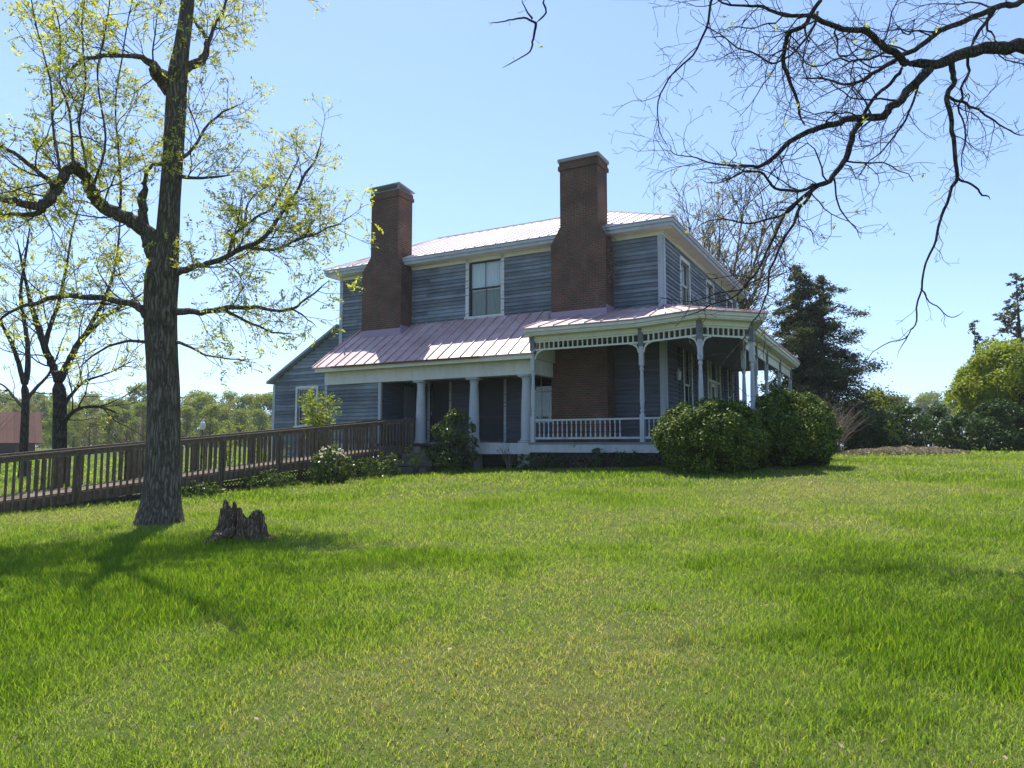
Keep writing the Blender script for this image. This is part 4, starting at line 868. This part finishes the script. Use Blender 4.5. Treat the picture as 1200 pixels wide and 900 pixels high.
# a twig hanging in at the top, from a high branch
P = [(tx-.3, ty, tz+9), (5, 8.6, 9.4), (2.2, 8.2, 7.2)]+[at(*p) for p in ((652, -8, 8), (640, 15, 8), (628, 27, 8))]
T.limb(P, [.08, .05, .025, .013, .011, .009], 6)
for pts in ([(628, 27), (614, 21), (600, 23), (586, 26), (572, 27)], [(628, 27), (625, 45), (621, 60), (606, 70), (588, 80)], [(624, 22), (616, 10), (610, -4)]):
    PP, r = T.limb(px(pts, [8, 7.9]), [k*1.5, k*.9, k*.5], 4, .3); T.sprout(PP, r, .6, 1, OC, rate=4, lens=.14)
sel = T.rng.random(len(T.tips)) < .02
T2t = np.array(T.tips)[sel]; fol = leaves(np.repeat(T2t, 5, 0)+T.rng.normal(size=(5*len(T2t), 3))*.025, .055, T.rng, up=.3)
make_tree('bare_tree', (tx, ty, tz), T, fol, 'dark_bark', 'young_leaf', 'bare crooked tree reaching in from the upper right with twisted leafless branches', leafname='foliage')

# ------------------------------------------------------------------ tree behind the house, conifers
def fan_tree(name, seed, base, H, spread, forks, r0, leafsize, leafmat, label, cfg, per=1, nl=4, keep=.8, bark='bark', rach=.25, fh=.35, group=None):
    T = Tree(seed); b = np.array(base, float); rg = T.rng
    T.limb([b-np.array([0, 0, .1]), b+np.array([.1, 0, H*.15]), b+np.array([0, .1, H*fh])], [r0*1.2, r0, r0*.8], 9)
    for j in range(forks):
        a = j*2*pi/forks+rg.uniform(-.3, .3); el = rg.uniform(.25, 1.0); L_ = H*(1-fh)*rg.uniform(.75, 1.02); o = np.array([cos(a)*spread*el, sin(a)*spread*el, L_])
        s0 = b+np.array([0, 0, H*fh*rg.uniform(.7, 1)]); P, r = T.limb([s0, s0+o*np.array([.35, .35, .25]), s0+o*np.array([.7, .7, .6]), s0+o], [r0*.5, r0*.36, r0*.2, r0*.06], 6, .3)
        T.sprout(P, r, L_, 3, cfg, rate=cfg['r1'], lens=spread*.55)
    fol = T.foliage(per, nl, leafsize, rach, keep); return make_tree(name, b, T, fol, bark, leafmat, label, group=group)
fan_tree('deciduous_tree', 5, (11.3, 40, gz(11.3, 40)), 15.6, 5.2, 11, .32, .13, 'bud_leaf', 'tall thin tree with pale buds standing behind the right end of the house', dict(seg=.5, wig=.14, up=.08, rate=1.8, r1=3.6, ratio=.58, ang=(22, 60), thick=.016, rmin=.016), 1, 4, .9)
def cedar(name, seed, base, H, Rm, n, leafsize, label, tops=((0, 0, 1),), dens=60, leaf='cedar_leaf'):
    T = Tree(seed); rg = T.rng; b = np.array(base, float); ps = []; ax = []
    for ox, oy, hh in tops:
        T.limb([b-np.array([0, 0, .1]), b+np.array([ox*.5, oy*.5, H*hh*.35]), b+np.array([ox, oy, H*hh])], [H*.022, H*.016, .02], 8)
        for j in range(int(n*hh)):
            t = .08+.92*(j/(n*hh)); z = H*hh*t; a = rg.uniform(0, 2*pi); Lb = Rm*(1-t)**.75*rg.uniform(.5, 1.25)*(.75+.25*sin(t*40+seed))+.15
            s0 = b+np.array([ox*t, oy*t, z]); d = np.array([cos(a), sin(a), 0]); P = np.array([s0, s0+d*Lb*.4+[0, 0, Lb*.1], s0+d*Lb*.8+[0, 0, -Lb*.04], s0+d*Lb+[0, 0, -Lb*.06]]); P[1:] += rg.normal(size=(3, 3))*.05*Lb
            T.limb(P, [.03*Lb**.5, .02*Lb**.5, .008, .004], 4); Q = spline(P, 6); m = int(dens*Lb)+12
            f = rg.random(m)**.7*(len(Q)-1.01); i = f.astype(int); q = Q[i]+(Q[i+1]-Q[i])*(f-i)[:, None]; w_ = (.06+.22*Lb*.35*np.sin(np.clip(f/len(Q), .05, 1)*pi*.9))[:, None]
            ps.append(q+rg.normal(size=(m, 3))*w_*np.array([1, 1, .55])); ax.append(np.tile(d+[0, 0, -.15], (m, 1))+rg.normal(size=(m, 3))*.5)
    ps = np.vstack(ps); ax = np.vstack(ax); fol = leaves(ps, leafsize, rg, up=.8, aspect=.4, axis=ax); return make_tree(name, b, T, fol, 'dark_bark', leaf, label)
cedar('cedar_tree', 3, (14.0, 33, gz(14, 33)), 8.9, 4.2, 125, .13, 'dark shaggy cedar standing just right of the verandah', ((-.5, .3, 1), (.7, -.2, .93)), 260)
cedar('cedar_tree', 8, (36.2, 50, gz(36.2, 50)), 12.6, 4.6, 70, .34, 'dark evergreen at the right edge behind the yellow-green shrub', ((0, 0, 1),), 26)
cedar('slender_evergreen', 12, (33.0, 50, gz(33, 50)), 9.2, .9, 46, .26, 'slender dark evergreen tip beside the large evergreen at the right edge', ((0, 0, 1),), 40)

# ------------------------------------------------------------------ shrubs
def clump(rg, n, rad, lump=.16, ls=1.6, seed=0, inner=.45, zmin=-.2):
    d = rg.normal(size=(int(n*1.4), 3)); d /= np.linalg.norm(d, axis=1)[:, None]; d = d[d[:, 2] > zmin][:n]
    r = 1+lump*2*(noise3(d, ls*1.7, seed)-.5)+lump*1.5*(noise3(d, ls*4.5, seed+3)-.5)
    r = r*(1-inner*rg.random(len(d))**2.2); return d*r[:, None]*np.array(rad), d
def bush(name, pos, rad, n, size, leaf, label, seed, cat='shrub', lift=.0, stems=14, lump=.16, group=None, inner=.45, stem_mat='dark_bark', bottom=.25, out=.8, foliage='foliage', ls=1.6, up=.25, knob=.34, lumps=0, lr=.3):
    rg = np.random.default_rng(seed); b = np.array([pos[0], pos[1], gz(*pos)]); e = tag(empty(name, tuple(b)), label, cat, group)
    q, d = clump(rg, n, rad, lump, ls, seed, inner, -.75)
    nc = max(30, n//48); cc, cdir = clump(rg, nc, rad, lump*.9, ls, seed, .2, -.75); cc = cc*(1+knob*(noise3(cdir, ls*5, seed+11)-.5))[:, None]; m1 = int(n*.8); j = rg.integers(0, len(cc), m1); sp = .085*(rad[0]*rad[1]*rad[2])**(1/3)
    q = np.vstack([cc[j]+rg.normal(size=(m1, 3))*sp+cdir[j]*(rg.random((m1, 1))*sp*1.6), q[:n-m1]*.86]); d = np.vstack([cdir[j], d[:n-m1]])
    if lumps:                            # rounded sprays of leaves standing out from the body, dark gaps between them
        cc, cdir = clump(rg, lumps, rad, lump, ls, seed, .10, -.8); cc = cc*.84; rr = lr*rg.uniform(.65, 1.25, len(cc)); m1 = int(n*.86); j = rg.integers(0, len(cc), m1); d2 = rg.normal(size=(m1, 3))+cdir[j]*.9; d2 /= np.linalg.norm(d2, axis=1)[:, None]
        q1 = cc[j]+d2*(rr[j]*(1-.35*rg.random(m1)**2+.1*rg.normal(size=m1)))[:, None]; k1 = np.linalg.norm(q1/np.array(rad), axis=1) > .72
        q = np.vstack([q1[k1], q[-(n-m1):]*.8]); d = np.vstack([d2[k1], d[-(n-m1):]])
    q[:, 2] += rad[2]*(1-bottom)+lift; ok = q[:, 2] > -.02; v, f = leaves(q[ok], size, rg, out=d[ok]*out, up=up, aspect=.5, spread=.8)
    np_mesh(foliage, v, f, leaf, e); m = MB(); c = rad[2]*(1-bottom)+lift
    for j in range(stems):
        a = rg.uniform(0, 2*pi); t = rg.uniform(.3, .8); top = np.array([cos(a)*rad[0]*t, sin(a)*rad[1]*t, c+rad[2]*rg.uniform(-.3, .45)]); p0 = np.array([cos(a)*.12*rad[0], sin(a)*.12*rad[1], -.1]); mid = (p0+top)/2+rg.normal(size=3)*.1*rad[0]
        m.tube(spline([p0, mid, top], 3), np.linspace(.025*rad[2]+.004, .008, 7), 5)
    m.build('stems', stem_mat, e); return e
bush('boxwood_bush', (5.02, 18.0), (1.36, 1.3, 1.06), 60000, .075, 'box_leaf', 'big rounded green boxwood in front of the verandah corner, left of the pair', 51, group='boxwoods by the verandah', lump=.07, up=.5, out=.9, lumps=120, lr=.27)
bush('boxwood_bush', (7.42, 19.4), (1.44, 1.4, 1.18), 60000, .075, 'box_leaf', 'big rounded boxwood with yellow-green right side, right of the pair', 52, group='boxwoods by the verandah', lump=.07, up=.5, out=.9, lumps=120, lr=.27)
bush('shrub', (-1.85, 22.2), (.68, .6, 1.12), 6500, .095, 'ivy_leaf', 'leafy upright shrub growing in front of the porch columns', 53, lump=.25, lumps=34, lr=.24)
bush('flowering_shrub', (-5.0, 19.7), (.48, .4, .58), 2600, .085, 'ivy_leaf', 'small dark shrub with white blossoms against the ramp railing', 54, lump=.3)
rg = np.random.default_rng(77); e = bpy.data.objects['flowering_shrub']
q, d = clump(rg, 60, (.42, .36, .32), .2, 1.6, 5, .1, .1); q[:, 2] += .68; q = np.repeat(q, 4, 0)+rg.normal(size=(len(q)*4, 3))*.025; v, f = leaves(q, .06, rg, up=1.0, aspect=.8); np_mesh('blossoms', v, f, 'white_blossom', e)
def sapling(name, pos, H, spread, leaf, label, seed, n=7, leafsize=.09, nl=5, cat='sapling', bark='twig', rate=4, keep=.9, lvl=1, group=None, tk=.010):
    T = Tree(seed); rg = T.rng; b = np.array([pos[0], pos[1], gz(*pos)]); cfg = dict(seg=.12, wig=.15, up=.1, rate=rate, ratio=.5, ang=(25, 60), thick=tk, rmin=.003)
    for j in range(n):
        a = rg.uniform(0, 2*pi); t = rg.uniform(.2, 1); h = H*rg.uniform(.65, 1); P = spline([b+np.array([cos(a)*.05, sin(a)*.05, -.05]), b+np.array([cos(a)*spread*t*.35, sin(a)*spread*t*.35, h*.5]), b+np.array([cos(a)*spread*t, sin(a)*spread*t, h])], 4)
        r = np.linspace(.006*H+.003, .003, len(P)); T.mb.tube(P, r, 5); T.sprout(P, r, h, lvl, cfg, lo=.3, rate=rate, lens=.22*H**.5)
    fol = T.foliage(1, nl, leafsize, leafsize*1.8, keep) if nl else None; b0 = b
    e = tag(empty(name, tuple(b)), label, cat, group); T.mb.v = [tuple(np.array(p)-b0) for p in T.mb.v]; T.mb.build('stems', bark, e, fix=False)
    if fol: np_mesh('foliage', fol[0]-b0, fol[1], leaf, e)
    return e
sapling('sapling', (-6.35, 23.2), 2.7, .85, 'bright_leaf', 'bright green leafy sapling rising behind the ramp in front of the lean-to window', 61, 16, .12, 6)
sapling('sapling', (-10.5, 26.5), 1.75, .6, 'bright_leaf', 'small yellow-green sapling behind the ramp to the right of the lamp post', 62, 6, .11)
sapling('sapling', (-8.4, 24.6), 1.2, .7, 'bright_leaf', 'low yellow-green sprout seen through the ramp balusters', 63, 6, .11)
sapling('weed', (1.95, 20.9), 1.05, .35, 'cedar_leaf', 'tall grey-green weed in front of the verandah railing', 64, 12, .05, 5, 'weed')
sapling('weed', (-.1, 21.9), .9, .6, 'ivy_leaf', 'thin straggly weeds in front of the right-hand porch column', 65, 12, .05, 2, 'weed', 'dry_twig')
sapling('weed', (-2.95, 22.0), .8, .4, 'bright_leaf', 'small leafy weed sprouting beside the stone steps', 66, 8, .08, 5, 'weed')
for i, (x, y, h, lb) in enumerate(((.75, 20.9, .45, 'low dark weeds under the verandah skirt left of the tall weed'), (2.9, 20.2, .5, 'low dark weeds under the verandah skirt right of the tall weed'), (3.6, 19.8, .42, 'low dark weeds beside the left boxwood'), (-4.1, 21.6, .65, 'dark ivy-like weeds at the foot of the ramp beside the steps'), (-6.4, 18.7, .4, 'low weeds along the foot of the ramp left of the white blossoms'), (-7.6, 17.2, .3, 'low weeds along the foot of the ramp behind the stump'), (-4.5, 20.9, .55, 'dark weeds at the foot of the ramp between the white blossoms and the steps'))):
    bush('weed_patch', (x, y), (.75, .3, h*.6), 1500, .075, 'hedge_leaf' if i < 3 else 'ivy_leaf', lb, 80+i, 'weeds', stems=6, lump=.35)
# right-hand border
bush('hedge_bush', (15.6, 31.0), (1.25, 1.2, 1.0), 7000, .13, 'hedge_leaf', 'dark green bush at the left end of the border beside the dry brush', 90, lumps=46, lr=.36, lump=.22)
bush('hedge_bush', (18.3, 31.5), (1.6, 1.3, 1.15), 9000, .14, 'hedge_leaf', 'mid green spreading bush in the middle of the border', 91, lumps=46, lr=.36, lump=.25)
bush('hedge_bush', (20.9, 31.0), (1.5, 1.3, 1.2), 9000, .14, 'hedge_leaf', 'dark green bush under the yellow-green shrub', 92, lumps=46, lr=.36, lump=.22)
bush('hedge_bush', (23.2, 30.6), (1.5, 1.2, 1.15), 9000, .14, 'hedge_leaf', 'dark green bush at the right edge behind the pink azalea', 93, lumps=46, lr=.36, lump=.22)
bush('hedge_bush', (17.0, 33.5), (1.5, 1.2, 1.5), 5000, .16, 'bright_leaf', 'taller light green bush rising behind the border bushes', 94, lump=.3)
bush('large_shrub', (24.4, 33.5), (3.3, 3.0, 2.2), 42000, .19, 'bright_leaf', 'large domed yellow-green shrub towering over the border at the right edge', 95, lumps=110, lr=.62, lump=.26, lift=1.5, stems=60, inner=.5, bottom=.35, ls=1.3)
bush('hedge_bush', (12.6, 31.2), (1.6, 1.2, .9), 7000, .14, 'hedge_leaf', 'low dark bush under the cedar at the right of the house', 97, lumps=46, lr=.36, lump=.22)
e = bush('azalea', (22.6, 28.9), (.75, .5, .5), 2500, .09, 'hedge_leaf', 'small pink azalea in bloom at the right end of the border', 96, lump=.3)
q, d = clump(rg, 420, (.7, .45, .45), .2, 1.6, 5, .1, -.2); q[:, 2] += .42; v, f = leaves(q, .09, rg, up=.5, aspect=.8); np_mesh('blossoms', v, f, 'blossom', e)
for i, (x, y, lb) in enumerate(((9.7, 22.4, 'leafless grey-brown brush behind the right boxwood'), (13.0, 28.5, 'dry leafless brush at the foot of the cedar'))):
    sapling('dry_brush', (x, y), 1.95, 1.5, None, lb, 100+i, 70, nl=0, cat='dry brush', bark='dry_twig', rate=7, lvl=2, tk=.006)
sapling('sapling', (15.9, 29.4), 1.5, .5, 'bright_leaf', 'thin yellow-green sapling in front of the border bushes', 103, 7, .1, 4)
sapling('dry_brush', (-20.5, 27.0), 3.0, 2.4, None, 'tangle of bare grey brush in front of the red-roofed barn', 105, 40, nl=0, cat='dry brush', bark='dry_twig', rate=4, lvl=2)
sapling('dry_brush', (-12.6, 24.0), 2.6, 2.2, None, 'tangle of bare grey brush behind the ramp between the left trees', 104, 40, nl=0, cat='dry brush', bark='dry_twig', rate=4, lvl=2)
# leaf and mulch mound
rg = np.random.default_rng(6); n = 9000; a = rg.uniform(0, 2*pi, n); r = np.sqrt(rg.random(n)); x = 15.2+r*np.cos(a)*2.6; y = 27.6+r*np.sin(a)*.8
z = ground_z(x, y)+.27*(1-r**2)*(.4+noise2(x*2, y*2, 4))+rg.random(n)*.04; v, f = leaves(np.stack([x, y, z], 1), .10, rg, up=.8, aspect=.6)
tag(np_mesh('leaf_mulch', v, f, 'dead_leaf'), 'bed of dry brown leaves at the foot of the border', None, None, 'stuff')

# ------------------------------------------------------------------ far things: barn, lamp post, tree line
bz = gz(-46.5, 62)-.3; barn = tag(empty('barn', (-46.5, 62, bz), R(37)), 'old barn with rusty pink metal roof half hidden by trees at the far left', 'barn')
m = HB(); m.box(-10, 4.6, -3, 6, -.2, 1.5); m.build('wall', 'ramp_wood', barn)
m = MB()
for x in np.arange(-10.4, 5, .6): m.hexa([(x, -3.7, 1.45), (x+.59, -3.7, 1.45), (x+.59, 1.5, 4.6), (x, 1.5, 4.6)], [(x, -3.7, 1.5), (x+.59, -3.7, 1.5), (x+.59, 1.5, 4.66), (x, 1.5, 4.66)]); m.hexa([(x, 1.5, 4.6), (x+.59, 1.5, 4.6), (x+.59, 6.7, 1.45), (x, 6.7, 1.45)], [(x, 1.5, 4.66), (x+.59, 1.5, 4.66), (x+.59, 6.7, 1.5), (x, 6.7, 1.5)])
m.build('roof', 'rusty_roof', barn); barn.scale = (.86, .86, .9)
for x0 in (-9.98, 4.58): m = MB(); m.prism([(x0, -3, 1.45), (x0, 6, 1.45), (x0, 1.5, 4.5)], (.02 if x0 < 0 else .03, 0, 0)); m.build('gable', 'ramp_wood', barn)
m = MB()
for k in range(3): x = -7+k*4.2; m.box(x, x+1.5, -3.04, -2.99, .1, 1.2)
m.build('door', 'dark_wood', barn)
lx, ly = -17.45, 40; lp = tag(empty('lamp_post', (lx, ly, gz(lx, ly))), 'slim dark lamp post with white lantern head beyond the ramp', 'lamp post')
m = MB(); m.lathe([(.09, 0), (.07, .15), (.035, .25), (.03, 1.55), (.05, 1.6)], 0, 0, 8); m.build('pole', 'shutter_paint', lp)
m = MB(); m.lathe([(.07, 1.6), (.14, 1.68), (.17, 1.85), (.13, 2.0), (.08, 2.06), (.05, 2.14), (.02, 2.22)], 0, 0, 10); m.build('lantern', 'white_paint', lp)
def far_proto(seed, H, Rm, leaf, label, n=5200, size=.36):
    rg = np.random.default_rng(seed); e = tag(empty('far_tree', (0, 0, 0)), label, 'tree', 'trees in the far tree line'); ps = []; ds = []
    for j in range(64):
        t = rg.random(); h = H*(.05+.9*t); rr = Rm*(1-abs(t-.35)**1.8*1.1)*rg.uniform(.25, .95); a = rg.uniform(0, 2*pi); c = np.array([cos(a)*rr, sin(a)*rr, h]); s = Rm*rg.uniform(.22, .42); k = n//64
        d = rg.normal(size=(k, 3)); d /= np.linalg.norm(d, axis=1)[:, None]; ps.append(c+d*s*rg.random((k, 1))**.4*np.array([1, 1, .8])); ds.append(d)
    ps = np.vstack(ps); v, f = leaves(ps, size, rg, out=np.vstack(ds)*.7, up=.3, aspect=.6); np_mesh('crown', v, f, leaf, e)
    T = Tree(seed); T.limb([(0, 0, -.5), (.1, 0, H*.4), (0, .2, H*.85)], [.22, .16, .04], 7)
    for j in range(9): a = rg.uniform(0, 2*pi); h = H*rg.uniform(.15, .6); T.limb([(0, 0, h), (cos(a)*Rm*.4, sin(a)*Rm*.4, h+H*.12), (cos(a)*Rm*.8, sin(a)*Rm*.8, h+H*.25)], [.1, .06, .02], 4)
    T.mb.build('trunk', 'bark', e); return e
LBL = ['bushy mid-green tree in the far tree line', 'pale yellowish tree just coming into leaf in the far tree line', 'slender light green tree in the far tree line']
protos = [far_proto(201, 11, 3.4, 'wood_leaf', LBL[0]), far_proto(202, 10.5, 3.2, 'pale_wood_leaf', LBL[1], 3600, .32), far_proto(203, 12, 2.6, 'wood_leaf', LBL[2], 4200, .36)]
rg = np.random.default_rng(15); used = [0, 0, 0]
def far_row(x0, x1, Y, n, k0, k1, hs):
    for i in range(n):
        xx = x0+(x1-x0)*(i+rg.uniform(.2, .8))/n; Yd = Y+rg.uniform(-9, 9); X = (xx-600)/F*Yd; k = int(rg.choice([0, 0, 1, 2, 2])); s_ = hs*rg.uniform(.88, 1.06); loc = (X, Yd, gz(X, Yd)-.1)
        if used[k] == 0: o = protos[k]; o.location = loc; o.scale = (s_,)*3
        else: o = copy_tree(protos[k], loc, rg.uniform(0, 6), (s_*rg.uniform(.9, 1.3), s_*rg.uniform(.9, 1.3), s_))
        used[k] += 1
far_row(-60, 335, 118, 22, 0, 3, .74); far_row(-80, 345, 138, 24, 0, 3, .95)
far_row(990, 1240, 150, 9, 0, 3, .98); far_row(985, 1250, 172, 9, 0, 3, 1.15); far_row(60, 330, 95, 14, 0, 3, .5)

# ------------------------------------------------------------------ lawn: blades of grass, denser and finer near the viewer
def lawn_state(x, y):
    """how lush (tall, deep green) and how dry each spot is"""
    g = lambda cx, cy, rx, ry: np.exp(-((x-cx)/rx)**2-((y-cy)/ry)**2)
    n = fbm2(x*.45+7, y*.45, 21, 4); n2 = fbm2(x*1.6, y*1.6, 31, 3); n3 = noise2(x*5, y*5, 41)
    lush = .26+1.3*(n-.5)+.9*(n2-.5)+.85*g(-3.0, 7.0, 2.6, 2.1)+.45*g(-4.2, 9.6, 3, 1.6)+.40*g(2.9, 5.0, 1.7, 1.8)+.4*g(3.8, 8.2, 1.6, 1.4)-.6*g(-.2, 4.6, 1.9, 1.2)-.45*g(.9, 6.3, 1.4, 1.4)-.3*g(3.5, 11.5, 2.5, 1.6)-.35*g(6.5, 14, 3.5, 2.2)-.4*g(-8, 14.2, 3, .9)+.8*g(1.1, 6.05, .26, .16)+.5*g(2.05, 7.6, .3, .2)+.5*g(-.9, 8.6, .4, .2)+.4*g(3.2, 10.5, .5, .25)+.3*g(-.6, 22, 6, 2)
    dry = .22-.9*(lush-.3)+.9*(fbm2(x*.8, y*.8, 51, 4)-.5)+.5*(n3-.5)+.42*g(-.2, 4.6, 1.9, 1.3)+.25*g(1.2, 7, 1.5, 1.2)+.25*g(3.5, 11.5, 2.5, 1.4)+.3*g(6.5, 14, 3.5, 1.8)+.4*g(-7.8, 14.3, 3, .8)+.3*g(-3.8, 14.5, 2.5, .8)
    return np.clip(lush, 0, 1.1), np.clip(dry, 0, 1)
def in_house(x, y):
    a = R(HA); dx, dy = x-HC[0], y-HC[1]; u = -(dx*cos(a)+dy*sin(a)); v = -dx*sin(a)+dy*cos(a)
    ins = (u > -2.3) & (u < 17) & (v > -2.3) & (v < 11.5)
    d = (x-RS[0])*rd[0]+(y-RS[1])*rd[1]; o = (x-RS[0])*rn[0]+(y-RS[1])*rn[1]
    return ins | ((d > 0) & (d < RL) & (o > .1) & (o < RWD)) | ((x+6.14)**2+(y-12.5)**2 < .09)
def grass(y0, y1, dens, hs, wd, seg, seed):
    rg = np.random.default_rng(seed); half = .78*max(y1, 2)+6; n = int(dens*(y1-y0)*2*half); x = rg.uniform(-half, half, n); y = rg.uniform(y0, y1, n); e_ = np.abs(x)-.78*np.maximum(y, 0); ok = (e_ < 1.0) | ((e_ < 6) & (rg.random(n) < .42)); x = x[ok]; y = y[ok]
    lush, dry = lawn_state(x, y); tuft = noise2(x*9, y*9, 61)*.6+noise2(x*23, y*23, 62)*.4
    ok = (rg.random(len(x)) < .6+.35*lush+.4*(tuft-.4)) & ~in_house(x, y); x, y, lush, dry, tuft = x[ok], y[ok], lush[ok], dry[ok], tuft[ok]; n = len(x)
    h = hs*(.042+.062*lush**1.3)*rg.uniform(.55, 1.45, n)*(.7+.6*tuft); w_ = wd*rg.uniform(.6, 1.3, n)*(.8+.45*lush)*np.where(np.abs(x)-.78*np.maximum(y, 0) < 1.0, 1, 1.7)
    a = rg.uniform(0, 2*pi, n); ln = h*rg.uniform(.1, 1.0, n)*(1.2-.75*np.minimum(lush, 1)); la = a+rg.normal(size=n)*.7+pi/2; z = ground_z(x, y)-.008
    dx, dy = np.cos(a)*w_/2, np.sin(a)*w_/2; lx_, ly_ = np.cos(la)*ln, np.sin(la)*ln
    rows = [(0, 1.0, 0), (.55, .8, .3), (1, .12, 1)] if seg == 2 else [(0, 1.0, 0), (1, .2, 1)]
    v = []
    for t, ww, b in rows: v += [np.stack([x+lx_*b-dx*ww, y+ly_*b-dy*ww, z+h*t*(1-.12*b)], 1), np.stack([x+lx_*b+dx*ww, y+ly_*b+dy*ww, z+h*t*(1-.12*b)], 1)]
    k = len(v); v = np.stack(v, 1).reshape(-1, 3); base = np.arange(n)*k
    f = np.concatenate([np.stack([base+2*i, base+2*i+1, base+2*i+3, base+2*i+2], 1) for i in range(seg)])
    dd = np.clip(dry+(rg.random(n)-.5)*.5, 0, 1)*(rg.random(n) < .15+.6*dry)
    o = np_mesh('grass', v, f, 'grass', attr=np.repeat(dd, k)); pa = o.data.attributes.new('pale', 'FLOAT', 'POINT'); pa.data.foreach_set('value', np.repeat(np.clip(1.25-1.5*lush+.3*dry, .1, .9)*rg.random(n)**.5, k).astype(np.float32)); tag(o, 'uneven spring grass, lush green with dry straw patches, covering the lawn', None, None, 'stuff'); return n
NG = [grass(-2, 2.6, 2600, 1.0, .010, 2, 9), grass(2.6, 5.5, 8000, 1.0, .0058, 2, 1), grass(5.5, 9, 5200, 1.0, .007, 2, 2), grass(9, 15, 2000, 1.05, .0115, 1, 3), grass(15, 25, 500, 1.1, .022, 1, 4), grass(25, 46, 75, 1.3, .07, 1, 5)]
rg = np.random.default_rng(70); n = 900; y = rg.uniform(2.8, 13, n); x = rg.uniform(-.75, .75, n)*y; z = ground_z(x, y)+rg.uniform(.015, .05, n); v, f = leaves(np.stack([x, y, z], 1), .034, rg, up=1.6, aspect=.5)
tag(np_mesh('fallen_leaves', v, f, 'lawn_leaf'), 'scattered dry brown leaves lying in the lawn', None, None, 'stuff')

# ------------------------------------------------------------------ thin spring haze
t = NT('haze'); pv = t.node('ShaderNodeVolumePrincipled'); pv.inputs['Color'].default_value = (.93, .96, 1, 1); pv.inputs['Density'].default_value = .0004; pv.inputs['Anisotropy'].default_value = .2
t.n.remove(t.b); t.link(pv.outputs[0], t.out.inputs['Volume'])
m = MB(); m.box(-320, 320, -30, 320, -4, 26); tag(m.build('haze', 'haze'), 'thin pale spring haze in the air', None, None, 'stuff')
